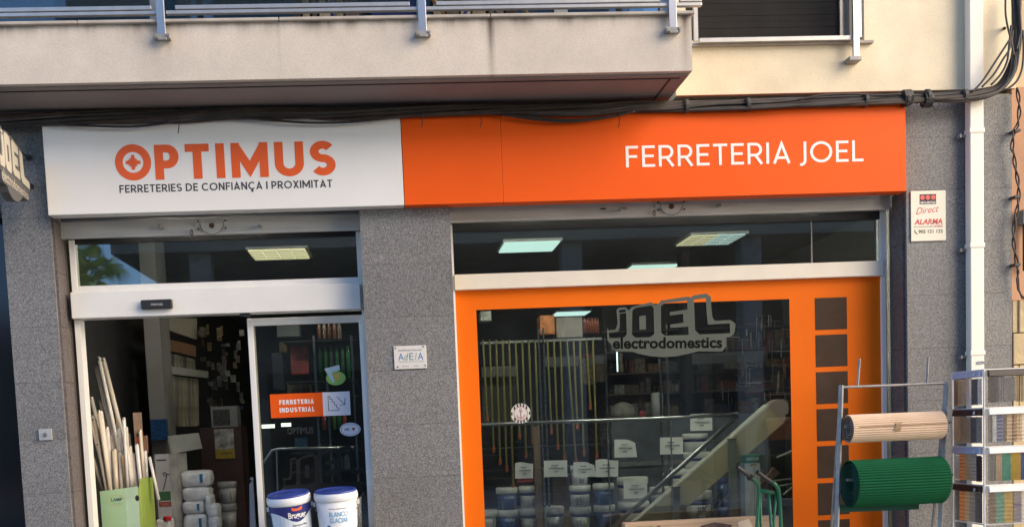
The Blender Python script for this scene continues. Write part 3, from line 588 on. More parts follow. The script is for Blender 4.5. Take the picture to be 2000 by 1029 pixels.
# ================================================================ SIGNS
SY = -.10
sx0, sx1_, sx2, sx3 = P(88, 335, SY).x, P(786.5, 320, SY).x, P(980.5, 320, SY).x, P(1769, 290, SY).x
zb_ = P(930, 397, SY).z; zt_ = P(930, 228, SY).z
ws = thing('shop_sign', 'white OPTIMUS sign board with orange letters over the door', 'sign', ((sx0 + sx1_) / 2, SY, zb_))
part(ws, 'sign_panel', MB().box((sx0, SY, zb_), (sx1_ - .003, .018, zt_ + .03)), WSIGN, bev=.004)
def stxt(s, u0, v0, u1, v1, t, gap, m, par):
    a, b = P(u0, v0, SY), P(u1, v1, SY)
    stroke_text(par, s, a.x, b.x, min(a.z, b.z), max(a.z, b.z), SY - .0015, t, gap, m, each=True)
a = P(260, 317.5, SY); zc0, zc1 = P(440, 348, SY).z, P(440, 280, SY).z
hO = P(440, 349.5, SY).z, P(440, 278.5, SY).z; Hc = hO[1] - hO[0]
o_ = MB(); ro = Hc / 2 - .028
strip(o_, [(ro * math.cos(k * math.pi / 28), ro * math.sin(k * math.pi / 28)) for k in range(57)], .054, lambda q, yy: (a.x + q[0], yy, a.z + q[1]), SY - .0015)
lo = part(ws, 'letter', o_, ORTXT)
st = MB(); tf = lambda q, yy: (a.x + q[0], yy, a.z + q[1])
strip(st, [(-.052, 0), (.052, 0)], .023, tf, SY - .0015); strip(st, [(0, -.052), (0, .052)], .023, tf, SY - .0019)
for i, q in enumerate((22, 45, 68, 112, 135, 158)):
    cq, sq = math.cos(math.radians(q)) * .036, math.sin(math.radians(q)) * .036; strip(st, [(-cq, -sq), (cq, sq)], .009, tf, SY - .0022 - i * .0003)
part(lo, 'star', st, ORTXT)
stroke_text(ws, 'PTIMUS', P(302.5, 320, SY).x, P(655, 310, SY).x, zc0, zc1, SY - .0015, .225, .17, ORTXT, each=True)
z0_, z1_ = P(440, 371.5, SY).z, P(440, 356.5, SY).z
WORD = .34
stroke_text(ws, 'FERRETERIES DE CONFIANÇA I PROXIMITAT', P(233.5, 370, SY).x, P(649, 360, SY).x, z0_, z1_, SY - .0015, .16, .15, GRTXT, each=True)
WORD = .14
os_ = thing('shop_sign', 'orange FERRETERIA JOEL sign board over the shop window', 'sign', ((sx1_ + sx3) / 2, SY, zb_))
part(os_, 'sign_panel', MB().box((sx1_ + .001, SY - .002, zb_), (sx2 - .002, .018, zt_ + .03)), ORANGE, bev=.002)
part(os_, 'sign_panel', MB().box((sx2 + .0, SY - .002, zb_), (sx3, .018, zt_ + .03)), ORANGE, bev=.002)
z0_, z1_ = P(1454, 321.5, SY).z, P(1454, 280, SY).z
stroke_text(os_, 'FERRETERIA JOEL', P(1222, 310, SY).x, P(1686, 300, SY).x, z0_, z1_, SY - .0035, .125, .16, WTXT, each=True)

# projecting sign at the left edge, at right angles to the wall
pj = thing('projecting_sign', 'grey JOEL electrodomestics sign sticking out from the left pillar', 'sign', (P(40, 320, -.3).x, -.3, P(40, 380, -.3).z))
NX = P(57, 350, -.12).x
def fp(x, z, y=0):                                   # decal outline coordinates to the side plane: x runs from the street to the wall
    return (NX + y, -.67 + (x - 145) / 1035 * .56, 3.19 + (647 - z) * (.00107 - .00041 * (x - 230) / 800))
out = [(145, 410), (160, 432), (215, 425), (232, 375), (222, 270), (240, 250), (295, 245), (320, 262), (345, 245), (430, 222), (505, 205), (530, 218), (580, 192), (800, 160), (945, 135), (982, 165), (985, 250), (995, 330), (1015, 355), (1140, 348), (1180, 380), (1172, 450), (1140, 485), (1100, 490), (1105, 560), (1070, 602), (880, 600), (800, 640), (700, 670), (600, 677), (500, 670), (400, 640), (345, 602), (230, 600), (195, 580), (180, 545), (150, 515)]
GR = mat('grey sign metal', (.10, .098, .095), .5, var=.1); CRM = mat('cream sign letters', (.50, .46, .38), .5, var=.05)
part(pj, 'sign_panel', MB().prism([fp(x, z) for x, z in out], (-.06, 0, 0)), GR)
for pl_ in ([(248, 298), (310, 290), (318, 470), (290, 500), (165, 507), (158, 448), (236, 438), (250, 400)], [(240, 274), (298, 267), (299, 284), (241, 292)],
           [(340, 275), (372, 250), (500, 232), (528, 255), (530, 460), (500, 494), (375, 498), (340, 468)], [(580, 240), (610, 212), (790, 194), (792, 264), (650, 285), (653, 312), (758, 300), (760, 370), (653, 385), (656, 412), (800, 402), (803, 470), (612, 480), (576, 452)],
           [(842, 190), (940, 174), (950, 300), (957, 385), (1133, 376), (1136, 455), (890, 470), (845, 432)]):
    part(pj, 'letter', MB().prism([fp(x, z, .001) for x, z in pl_], (.004, 0, 0)), CRM)
part(pj, 'letter_counter', MB().prism([fp(x, z, .0055) for x, z in ((410, 320), (455, 312), (458, 425), (412, 428))], (.001, 0, 0)), GR)
tb = text_mb('electrodomestics', (0, 1, 0, 1), 0, .012); m2 = MB(); m2.f = tb.f
m2.v = [fp(190 + v[0] * 880, 588 - v[2] * 78, .002) for v in tb.v]; part(pj, 'lettering', m2, CRM)
for z in (3.36, 3.56): part(pj, 'bracket', MB().tube([(NX - .03, -.13, z), (NX - .03, .0, z)], .008, 6).tube([(NX - .03, -.008, z), (NX - .03, .003, z)], .022, 8), mat('dark bracket', (.05, .045, .045), .6, .4))
# ---- small plates on the granite
def plaque(name, lb, cat, r, m, y=-.002, th=.008, group=None):
    t = thing(name, lb, cat, ((r[0] + r[1]) / 2, y, r[2]), group); part(t, 'plate', slab(r, y - th, y), m, bev=.002); return t, y - th - .0008
r = R(777, 373.5, 1847, 471, 0); a = P(1778, 423); b = P(1846, 421); r = (a.x, b.x, P(1812, 471).z, P(1812, 373).z)
W_, H_ = r[1] - r[0], r[3] - r[2]
t, yy = plaque('alarm_plaque', 'white alarm company plaque on the granite right of the orange sign', 'sign', r, mat('cream plaque', (.80, .76, .62), .4, var=.02))
def sub(r, a, b, c, d): W_, H_ = r[1] - r[0], r[3] - r[2]; return (r[0] + W_ * a, r[0] + W_ * b, r[2] + H_ * c, r[2] + H_ * d)
REDP = mat('red print', (.62, .07, .07), .5, var=.03)
lg = plate(t, 'logo_block', sub(r, .25, .72, .73, .93), yy + .0004, mat('dark maroon print', (.05, .015, .02), .5), .0006)
for k in range(3):
    q = sub(r, .33 + .155 * k, .33 + .155 * k, .865, .865); part(lg, 'red_dot', MB().prism(disc(Vector((q[0], 0, q[2])), .0175, yy - .0008, 18), (0, .0005, 0)), mat('pinkish red print', (.72, .10, .09), .5))
part(lg, 'lettering', text_mb('SECURITAS', sub(r, .27, .70, .742, .785), yy - .001, .02), WTXT)
part(t, 'lettering', text_mb('Direct', sub(r, .14, .80, .53, .66), yy, .0, .35, .018), REDP)
part(t, 'lettering', text_mb('ALARMA', sub(r, .09, .90, .33, .44), yy, .035, .2), REDP)
part(t, 'lettering', text_mb('por atención inmediata', sub(r, .09, .64, .27, .30), yy, .01), BLTXT)
part(t, 'lettering', text_mb('24 HORAS', sub(r, .66, .90, .265, .315), yy, .01), REDP)
part(t, 'lettering', text_mb('902 121 122', sub(r, .21, .91, .155, .225), yy, .02), BLTXT)
hs = MB(); q = sub(r, .10, .18, .145, .225); strip(hs, [(q[0], q[3]), (q[0] + .004, q[2] + .012), (q[1], q[2])], .007, lambda a, y_: (a[0], y_, a[1]), yy); part(t, 'phone_symbol', hs, BLTXT)
a, b = P(769.5, 698), P(833, 696); r = (a.x, b.x, P(801, 720).z, P(801, 675).z)
t, yy = plaque('association_plaque', 'small white AdElA plaque screwed to the middle granite pillar', 'sign', r, mat('pale plaque', (.66, .64, .60), .4, var=.03))
part(t, 'lettering', text_mb('Establiment Associat', sub(r, .14, .86, .77, .86), yy), mat('grey print dark', (.16, .16, .2), .5))
BLUE = mat('blue print', (.05, .18, .42), .5); GRN = mat('green print', (.08, .28, .16), .5)
for ch, a, b, m in (('A', .13, .30, BLUE), ('d', .32, .44, GRN), ('E', .47, .60, mat('slate print', (.12, .25, .30), .5)), ('l', .65, .70, GRN), ('A', .73, .90, BLUE)):
    part(t, 'letter', text_mb(ch, sub(r, a, b, .38, .68), yy, .0, .25 if ch in 'dl' else 0), m)
part(t, 'lettering', text_mb('Associació de Comerciants', sub(r, .12, .90, .29, .34), yy), mat('grey print dark', (.16, .16, .2), .5))
part(t, 'lettering', text_mb('Mollet      Vallès', sub(r, .24, .76, .09, .14), yy), mat('grey print dark', (.16, .16, .2), .5))
for a, b in ((.06, .92), (.92, .94), (.10, .10), (.95, .12)):
    q = sub(r, a, a, b, b); part(t, 'screw', MB().prism(disc(Vector((q[0], 0, q[2])), .0055, yy - .003, 8), (0, .003, 0)), mat('brass', (.12, .08, .04), .4, .7))
a, b = P(77, 848), P(102.5, 847); r = (a.x, b.x, P(89, 859).z, P(89, 837).z)
t, yy = plaque('key_switch', 'small steel key switch plate on the left granite pillar', 'switch', r, mat('brushed plate', (.62, .60, .55), .35, .6), th=.012)
c = Vector(((r[0] + r[1]) / 2, 0, (r[2] + r[3]) / 2 - .004)); part(t, 'key_cylinder', MB().prism(disc(c, .018, yy - .006, 16), (0, .006, 0)), GALV); part(t, 'key_slot', MB().box((c.x - .003, yy - .0075, c.z - .011), (c.x + .003, yy - .006, c.z + .011)), BLACKP)
part(t, 'lettering', MB().box((r[0] + .028, yy - .001, r[3] - .014), (r[1] - .028, yy, r[3] - .006)), mat('grey print', (.3, .3, .3), .5))

# ================================================================ DOWNPIPE
dpf = -.085
px0, px1 = P(1894, 450, dpf).x, P(1922, 450, dpf).x + .0
PIPE = mat('white pvc downpipe', (.84, .80, .70), .38, var=.05, scale=3, stretch=(1, 1, .3))
dp = thing('downpipe', 'white square rainwater downpipe on the granite near the right edge', 'drainpipe', ((px0 + px1) / 2, -.05, 0))
px0 = P(1895.5, 450, dpf).x
zj = [P(1908, v, dpf).z for v in (256, 480, 690)]
segs = [0] + sorted(zj) + [7.2]
for i, (a, b) in enumerate(zip(segs[:-1], segs[1:])): part(dp, 'pipe_length', MB().box((px0, dpf, a + .002), (px1, -.012, b - .002)), PIPE, bev=.006)
for z in zj:
    part(dp, 'pipe_socket', MB().box((px0 - .006, dpf - .006, z - .012), (px1 + .006, -.008, z + .022)), PIPE, bev=.003)
    part(dp, 'bracket', MB().box((px0 - .05, -.03, z - .03), (px0 - .001, -.001, z - .012)).box((px0 - .055, -.045, z - .034), (px0 - .042, -.001, z - .008)), GALV)
part(dp, 'sticker', MB().box((px0 + .045, dpf - .0068, P(1908, 708, dpf).z - .012), (px0 + .10, dpf - .0062, P(1908, 708, dpf).z + .010)), mat('grey blue sticker', (.2, .24, .32), .5, var=.4, scale=60))

# ================================================================ CABLES
cb = thing('cable_bundle', 'thick black bundle of cables running along the facade above both signs', 'cables', (1, -.1, z_cable))
spine = [(-60, 236, 34), (60, 233, 32), (150, 231, 30), (250, 229, 30), (350, 226, 30), (450, 221, 28), (550, 221, 27), (650, 223, 26), (760, 219, 25), (850, 216, 24), (950, 215, 24), (1050, 217, 24), (1150, 217, 24), (1230, 211, 24), (1310, 209, 23), (1400, 206, 23), (1500, 203, 23), (1600, 199, 23), (1700, 195, 22), (1790, 191, 21), (1860, 189, 22), (1905, 186, 24), (1940, 178, 24), (1962, 163, 26), (1976, 138, 24), (1983, 105, 22), (1986, 70, 20), (1985, 30, 19), (1984, -20, 20)]
def smooth(pts, n=3):
    out = []
    for i in range(len(pts) - 1):
        p0 = pts[max(i - 1, 0)]; p1 = pts[i]; p2 = pts[i + 1]; p3 = pts[min(i + 2, len(pts) - 1)]
        for k in range(n):
            t = k / n; out.append(tuple(.5 * ((2 * b) + (-a + c_) * t + (2 * a - 5 * b + 4 * c_ - d_) * t * t + (-a + 3 * b - 3 * c_ + d_) * t ** 3) for a, b, c_, d_ in zip(p0, p1, p2, p3)))
    return out + [pts[-1]]
CY = -.125
CABLES = [CABLE, mat('worn grey cable', (.055, .050, .048), .6, var=.3, scale=9), mat('brown cable', (.045, .03, .022), .6, var=.3, scale=9)]
for k in range(19):
    ph, fr, ra = random.uniform(0, 6.28), random.uniform(.25, .7), random.uniform(.25, .52); ro = random.uniform(.0065, .0135); pts = []
    for i, (u, v, th) in enumerate(spine):
        o = math.sin(ph + fr * i) * ra * .9; oy = math.cos(ph + fr * i * 1.1) * .028
        if u < 1930: uu, vv = u + random.uniform(-4, 4), v + o * th + random.uniform(-1.6, 1.6)
        else:
            s_ = min(1, (u - 1930) / 45); uu, vv = u + o * th * s_, v + o * th * (1 - s_)
        pts.append((uu, vv, CY + oy))
    part(cb, 'cable', MB().tube([P(a, b, c_) for a, b, c_ in smooth(pts)], ro, 6), CABLES[k % 3 if k % 4 else 0], smooth=True)
part(cb, 'cable', MB().tube([P(a, b, -.10) for a, b in smooth([(u, v) for u, v, _ in spine[:23]])], [.022] * 43 + [.024] * 24, 8), CABLE, smooth=True)
for pts in ([(1000, 226), (1040, 230), (1090, 234), (1140, 234), (1190, 228), (1240, 218)], [(980, 224), (1040, 233), (1100, 238), (1150, 235), (1200, 227), (1230, 220)], [(470, 230), (540, 236), (600, 240), (680, 239), (760, 231)], [(120, 244), (250, 248), (330, 240)], [(1560, 196), (1600, 187), (1660, 184), (1720, 186), (1760, 184)],
            [(1898, 180), (1918, 160), (1948, 115), (1972, 78)], [(1918, 170), (1940, 147), (1960, 115), (1972, 95), (1978, 60)], [(1936, 166), (1955, 145), (1967, 120), (1971, 90), (1975, 50)], [(1964, -10), (1964, 25), (1968, 52), (1975, 80), (1980, 110)], [(1990, -10), (1992, 30), (1993, 60), (1985, 100)], [(1998, 60), (1999, 100), (1996, 135), (1985, 160), (1965, 176)]):
    part(cb, 'cable', MB().tube([P(a, b, CY - .03) for a, b in smooth(pts, 5)], .008, 6), CABLE, smooth=True)
for u, th in ((350, 0), (825, 0), (940, 0), (1210, 0)):
    v = 239 if u > 400 else 241; part(cb, 'cable_tie', MB().tube([P(u, v - 20, CY - .045), P(u, v, CY - .04), P(u - 2, v + 20 if u == 350 else v + 10, CY - .03)], .0035, 5), BLACKP)
for u in (1340, 1460, 1690, 1770, 1810, 1883):
    v = [s for s in spine if s[0] >= u][0][1] + 2; c = P(u, v, CY)
    part(cb, 'cable_clamp', MB().tube([c + Vector((-.012, 0, 0)), c + Vector((.012, 0, 0))], .050 if u not in (1770, 1810) else .060, 12), CABLES[1])
part(cb, 'junction_sleeve', MB().tube([P(1762, 192, CY), P(1778, 191, CY)], .058, 10), BLACKP); part(cb, 'junction_sleeve', MB().tube([P(1803, 196, CY), P(1818, 196, CY)], .054, 10), BLACKP)
part(cb, 'cable', MB().tube([P(a, b, CY - .03) for a, b in smooth([(1795, 200), (1790, 205), (1796, 200), (1806, 205), (1815, 203), (1822, 206), (1826, 214), (1832, 215), (1835, 205), (1833, 199)], 3)], .004, 5), CABLE)
part(cb, 'wall_hook', MB().tube([P(1962, 56, .0), P(1962, 56, -.10)], .012, 8), mat('rusty metal', (.10, .055, .03)))
for s in (0, 1):
    pts = []
    for i in range(40):
        v = 172 + i * 9.2; u = 1986 + 5 * math.sin(i * .35) + (3.0 if s else -3.0) * math.sin(i * .9) - (4 if 8 < i < 14 else 0) + i * -.05
        pts.append(P(u, v, -.06 - .008 * math.cos(i * .9) * (1 if s else -1)))
    pts += [P(1986 + 3 * s, 545, -.06), P(1988 + 2 * s, 565, -.06), P(1996, 578 + 4 * s, -.06), P(2020, 588, -.06)]
    part(cb, 'hanging_cable', MB().tube(pts, .0065, 6), CABLES[2], smooth=True)
for v in (256, 385, 517): c = P(1984, v, -.05); part(cb, 'cable_clip', MB().box((c.x - .02, -.075, c.z - .01), (c.x + .025, 0.0, c.z + .008)), BLACKP)

# ================================================================ NEIGHBOURS
nb = thing('neighbouring_house', 'salmon plastered neighbouring house with yellow stone base at the right edge', 'building', (5.5, .3, 0))
nx = P(1977, 480).x + .004
NPL = mat('salmon plaster', (.52, .29, .17), .9, var=.16, scale=2.5, bump=.3)
zs_ = P(1990, 586).z
part(nb, 'wall', MB().box((nx, .012, zs_), (9, .3, z_cable + .05)), NPL)
part(nb, 'upper_wall', MB().box((nx + .02, .015, z_cable + .052), (9, .3, 7.2)), mat('ochre plaster', (.66, .50, .30), .9, var=.1, scale=2.5, bump=.2))
zz = [0, P(1990, 985).z, P(1990, 850).z, P(1990, 712).z, P(1990, 650).z, zs_]
part(nb, 'wall_core', MB().box((nx + .01, .05, 0), (9, .3, zs_ - .002)), mat('mortar', (.34, .28, .19), .9))
SB = mat('yellow sandstone', (.60, .47, .27), .85, var=.22, scale=5, bump=.5, bscale=30)
for i in range(5):
    xs = [nx, nx + (.05 if i in (2, 4) else .32), nx + .62, nx + 1.2, nx + 2.0]
    for a, b in zip(xs[:-1], xs[1:]): part(nb, 'stone_block', MB().box((a + .004, random.uniform(-.005, .012), zz[i] + .004), (b - .004, .06, zz[i + 1] - .004)), SB, bev=.005)
part(nb, 'meter_box', MB().box((P(1990, 440).x, -.06, P(1995, 440).z), (P(1990, 440).x + .5, .012, P(1995, 412).z)), mat('grey meter box', (.20, .19, .18), .6))
part(nb, 'conduit', MB().tube([(P(1997, 500).x, -.03, P(1997, 530).z), (P(1997, 500).x, -.03, P(1997, 440).z)], .016, 8), BLACKP)
lf = thing('neighbouring_shopfront', 'dark recessed shop front at the left edge of the photo', 'shop front', (-3.6, .3, 0))
part(lf, 'glass_door', MB().box((-5.4, .24, 0), (xa0 + .02, .25, P(10, 400).z)), mat('dark shopfront glass', (.008, .008, .01), .12, var=0))
part(lf, 'door_frame', MB().box((xa0 - .05, .18, 0), (xa0 - .003, .24, P(10, 405).z)), mat('dark frame', (.018, .018, .02), .5))

# ================================================================ ACROSS THE STREET (seen mirrored in the glass)
ob = thing('opposite_building', 'apartment building across the street seen mirrored in the shop glass', 'building', (5, -14, 0))
OW = mat('opposite render', (.30, .27, .23), .9, var=.15, scale=1)
part(ob, 'upper_floors', MB().box((-5.2, -20, 5.05), (15, -11.8, 9)), OW)
part(ob, 'ground_floor', MB().box((-5.2, -20, 0), (15, -16.6, 5.05)), mat('opposite ground floor', (.16, .15, .14), .9, var=.2, scale=1))
for i in range(5):
    x = -3.8 + i * 3.6; part(ob, 'column', MB().box((x, -12.4, 0), (x + .4, -12.0, 5.05)), CONC)
    fr_ = part(ob, 'window', MB().box((x + .9, -11.82, 6.0), (x + 2.3, -11.74, 7.6)), WHITE_D); part(fr_, 'pane', MB().box((x + 1.0, -11.735, 6.1), (x + 2.2, -11.73, 7.5)), DARK)
    part(ob, 'shop_opening', MB().box((x + .8, -16.6, .1), (x + 3.1, -16.5, 3.0)), DARK)
oc = thing('distant_house', 'low house roof beyond the palm seen mirrored in the glass', 'building', (-24, -40, 0))
part(oc, 'wall', MB().box((-40, -48, 0), (-14, -40, 6.2)), OW); part(oc, 'roof', MB().prism([(-40.5, -39.5, 6.2), (-40.5, -48.5, 6.2), (-40.5, -44, 8)], (27, 0, 0)), mat('roof tiles', (.25, .10, .06), .9))
pt = thing('palm_tree', 'green fan palm reflected in the glass above the shop door', 'palm tree', (-8.6, -21.5, 0))
part(pt, 'trunk', MB().tube([(-8.6, -21.5, 0), (-8.55, -21.5, 3), (-8.6, -21.5, 5.9)], [.28, .2, .22], 10), mat('palm trunk', (.12, .09, .06), .9, var=.3))
LEAF = mat('palm frond', (.20, .34, .05), .6, var=.4, scale=2)
for k in range(85):
    az = random.uniform(0, 6.28); el = random.uniform(-.7, 1.35); L_ = random.uniform(.7, 1.5); fm = MB()
    d0 = Vector((math.cos(az) * math.cos(el), math.sin(az) * math.cos(el), math.sin(el))); o = Vector((-8.6, -21.5, 5.95)); tip = o + d0 * L_ * .6
    sd = d0.cross(Vector((0, 0, 1))).normalized(); upv = sd.cross(d0)
    fm.tube([o, tip], .02, 4)
    for q in range(-14, 15):
        a_ = q * .095; dd_ = d0 * math.cos(a_) + sd * math.sin(a_); e = tip + dd_ * .75 * L_ * .6 + Vector((0, 0, -.28 * L_ * (.5 + abs(a_) * .5))); mid = tip + dd_ * .45 * L_ * .6 + upv * .03; wv = sd * math.cos(a_) - d0 * math.sin(a_)
        fm.poly([tip, mid + wv * .013, e, mid - wv * .013], [(0, 1, 2, 3)])
    part(pt, 'frond', fm, LEAF)
# ================================================================ THINGS IN FRONT OF THE SHOP
# ---- paint buckets
def bucket(lb, base, top, Rr, Hh, tilt, kind, group='large paint buckets by the sliding door', loc=None):
    t = thing('paint_bucket', lb, 'paint bucket', loc, group); t.rotation_euler = tilt
    BW = mat('white bucket plastic', (.74, .75, .76), .35, var=.03)
    def lp(n, prof, m, s=True, N=36): me = MB().lathe(prof, N).mesh(n, (0, 0, 0), s); me.materials.append(m); o = bpy.data.objects.new(n, me); link(o, t); ORG[o.name] = Vector(); return o
    r0, r1 = Rr * .84, Rr * .965
    lp('body', [(r0 * .98, 0), (r0, .006), (r1, Hh - .05)], BW)
    lp('lid_rim', [(r1 + .004, Hh - .058), (Rr + .002, Hh - .054), (Rr + .004, Hh - .03), (Rr, Hh - .006), (Rr - .010, Hh)], BW)
    LB = mat('blue bucket lid', (.028, .055, .27), .35, var=.06)
    lp('lid', [(Rr - .010, Hh - .01), (Rr - .004, Hh + .004), (Rr - .008, Hh + .012), (Rr - .022, Hh + .013), (Rr - .028, Hh + .004), (Rr - .06, Hh + .004), (Rr - .065, Hh + .008), (.02, Hh + .009)], LB)
    def wrap(mb, off=.0015):
        out = MB(); out.f = mb.f
        for v in mb.v:
            f = max(0, min(1, v[2] / (Hh - .05))); rr = r0 + (r1 - r0) * f + off + v[1]; a = -math.pi / 2 + v[0] / rr; out.v.append((rr * math.cos(a), rr * math.sin(a), v[2]))
        return out
    def grid(x0, x1, zf0, zf1, n=16):
        m = MB()
        for i in range(n + 1):
            x = x0 + (x1 - x0) * i / n; m.v += [(x, 0, zf0(x)), (x, 0, zf1(x))]
        m.f = [(2 * i, 2 * i + 2, 2 * i + 3, 2 * i + 1) for i in range(n)]; return m
    def lab(n, mb, m, off=.0015): me = wrap(mb, off).mesh(n, (0, 0, 0)); me.materials.append(m); o = bpy.data.objects.new(n, me); link(o, t); ORG[o.name] = Vector(); return o
    NAVY = mat('navy label print', (.018, .025, .16), .4); SKY = mat('light blue label print', (.22, .48, .72), .4, var=.05); PEACH = mat('peach label print', (.78, .28, .13), .4)
    top_ = Hh - .062
    if kind == 0:
        lab('label', grid(-.25, .20, lambda x: .01, lambda x: top_), mat('pale label', (.66, .74, .80), .4, var=.05), .001)
        lab('label_field', grid(-.21, .22, lambda x: top_ - .045 - .075 * math.exp(-((x - .04) / .10) ** 2), lambda x: top_ + .0), NAVY, .0016)
        lab('label_field', grid(-.26, -.19, lambda x: .01, lambda x: top_), NAVY, .0018)
        lab('lettering', text_mb('Bruguer', (-.025, .115, top_ - .105, top_ - .045), 0, .02), WTXT, .0024)
        lab('flame_mark', grid(.005, .085, lambda x: top_ - .038 + 4 * (x - .04) ** 2, lambda x: top_ - .02 + 10 * (x - .045) ** 2 * (1 if x > .04 else .8)), mat('red yellow mark', (.7, .12, .05), .4), .0024)
        lab('lettering', text_mb('Esponjosa Mate', (.0, .115, top_ - .155, top_ - .135), 0, .01), BLTXT, .0024)
        lab('lettering', text_mb('Pintura plástica interior', (.005, .12, top_ - .178, top_ - .167), 0), BLTXT, .0024)
        lab('label_field', grid(.065, .13, lambda x: top_ - .225, lambda x: top_ - .195, 6), PEACH, .0022); lab('label_field', grid(.02, .14, lambda x: top_ - .275, lambda x: top_ - .25, 6), PEACH, .0022)
    else:
        lab('lettering', text_mb('PINTURA PLÁSTICA MATE', (-.05, .085, top_ - .050, top_ - .040), 0, .01), BLTXT, .0022)
        lab('lettering', text_mb('BLANCO', (-.052, .09, top_ - .105, top_ - .068), 0, .02), SKY, .0022); lab('lettering', text_mb('GLACIAR', (-.052, .09, top_ - .15, top_ - .112), 0, .02), SKY, .0024)
        lab('drop_mark', grid(-.075, -.048, lambda x: top_ - .205 + 8 * (x + .061) ** 2, lambda x: top_ - .165 - 30 * (x + .061) ** 2, 8), mat('blue print', (.05, .18, .42)), .0022)
        lab('lettering', text_mb('INTERIOR', (-.015, .025, top_ - .19, top_ - .182), 0, .01), BLTXT, .0022); lab('lettering', text_mb('MATE 15 L', (-.015, .02, top_ - .203, top_ - .196), 0, .01), BLTXT, .0022)
        lab('label_field', grid(.03, .20, lambda x: top_ - .34, lambda x: top_ - .285 + .08 * math.sin(max(0, min(1, (x - .03) / .12)) * 1.57), 10), NAVY, .0020)
        lab('lettering', text_mb('Bruguer', (.075, .125, top_ - .240, top_ - .222), 0, .02), WTXT, .0028)
    hn = MB().tube([(Rr * 1.02 * math.cos(a), Rr * 1.02 * math.sin(a) * -.35 - .02, Hh - .09 - .10 * abs(math.sin(a))) for a in [i * math.pi / 12 for i in range(13)]], .003, 5)
    me = hn.mesh('handle'); me.materials.append(GALV); o = bpy.data.objects.new('handle', me); link(o, t)
    for s in (-1, 1): me = MB().box((s * (Rr + .002) - .008, -.03, Hh - .10), (s * (Rr + .002) + .008, -.0, Hh - .07)).mesh('handle_lug'); me.materials.append(BW); o = bpy.data.objects.new('handle_lug', me); link(o, t)
BYK = -.12
sA = P(563, 966, BYK); sB = P(656, 960, BYK)
Rb_ = .158; Hb = .40
bucket('left paint bucket with navy and orange Bruguer label, leaning slightly', None, None, Rb_, Hb, (math.radians(7), math.radians(-5), math.radians(8)), 0, loc=(sA.x + .03, BYK + .02, sA.z - Hb + .01))
bucket('right paint bucket reading BLANCO GLACIAR in light blue outline letters', None, None, Rb_, Hb, (math.radians(5), math.radians(-1.5), 0), 1, loc=(sB.x + .01, BYK, sB.z - Hb + .01))
zst = min(sA.z, sB.z) - Hb - .012
sto = thing('display_crate', 'low crate under the two paint buckets by the door', 'crate', ((sA.x + sB.x) / 2, BYK, 0)); part(sto, 'box', MB().box((sA.x - .2, BYK - .2, 0), (sB.x + .2, BYK + .2, zst - .0)), mat('grey crate', (.2, .2, .2), .7))

# ---- long flat carton and green hand truck
c0, c1 = P(1220, 1023, -.16), P(1521, 1005, -.16)
zc = (c0.z + c1.z) / 2
KRAFT = mat('kraft cardboard', (.50, .35, .22), .8, var=.07, scale=4, stretch=(1, 1, 6))
cr = thing('cardboard_box', 'long brown Woody Box carton leaning below the shop window', 'cardboard box', ((c0.x + c1.x) / 2, -.1, 0))
part(cr, 'carton', MB().box((c0.x, -.16, .25), (c1.x, -.06, zc)), KRAFT, bev=.003)
part(cr, 'carton_flap', MB().box((c0.x + .004, -.1615, zc - .03), (c1.x - .004, -.1605, zc - .028)), mat('kraft shade line', (.25, .17, .10), .9))
part(cr, 'lettering', text_mb('Woody Box', (P(1236, 1030, -.16).x, P(1306, 1030, -.16).x, zc - .085, zc - .028), -.1622, .015), mat('brown print', (.05, .03, .02), .6))
part(cr, 'printed_picture', MB().poly([P(1372, 1040, -.1622), P(1368, 1026, -.1622), P(1396, 1019, -.1622), P(1430, 1024, -.1622), P(1425, 1040, -.1622)]), mat('brown picture print', (.10, .06, .05), .7, var=.5, scale=30))
part(cr, 'paper_label', MB().prism([P(1440, 1019, -.163), P(1463, 1012, -.163), P(1475, 1040, -.163), P(1449, 1048, -.163)], (0, .001, 0)), mat('pale peach paper', (.72, .58, .42), .8, var=.05))
part(None, 'support', MB().box((c0.x + .1, -.15, 0), (c1.x - .1, -.07, .248)), KRAFT).parent = None
o = bpy.data.objects['support']; o.name = 'stacked_carton'; o['label'] = 'plain carton underneath the long Woody Box carton'; o['category'] = 'cardboard box'
GRNF = mat('green painted tube', (.010, .13, .065), .38, var=.12, scale=6, coat=.3)
ht = thing('hand_truck', 'green tubular hand truck with black grips in front of the shop window', 'hand truck', (P(1510, 1000, -.4).x, -.4, 0))
def hp(x, z, y): return P(1400 + x / 6.0875, 860 + z / 6.0875, y)
rt = .0125
def gz(p): return Vector((p.x, p.y, 0.0))
part(ht, 'frame_tube', MB().tube([hp(405, 445, -.47), hp(440, 470, -.46), hp(475, 505, -.44), hp(495, 550, -.42), hp(500, 600, -.41), hp(490, 800, -.41), hp(478, 1029, -.41), hp(470, 1300, -.41)], rt * 1.15, 10), GRNF, smooth=True)
part(ht, 'frame_tube', MB().tube([hp(655, 490, -.47), hp(700, 525, -.46), hp(732, 580, -.44), hp(742, 650, -.42), hp(752, 800, -.41), hp(765, 1029, -.41), hp(772, 1300, -.41)], rt * 1.15, 10), GRNF, smooth=True)
part(ht, 'grip', MB().tube([hp(240, 310, -.53), hp(300, 355, -.51), hp(395, 432, -.48)], [.014, .015, .016], 12).tube([hp(390, 428, -.482), hp(402, 440, -.478)], .025, 12), BLACKP, smooth=False)
part(ht, 'grip', MB().tube([hp(480, 372, -.53), hp(540, 415, -.51), hp(645, 492, -.48)], [.016, .014, .015], 12), BLACKP)
part(ht, 'brake_bolt', MB().tube([hp(440, 490, -.45), hp(438, 512, -.45)], .006, 6), GALV)
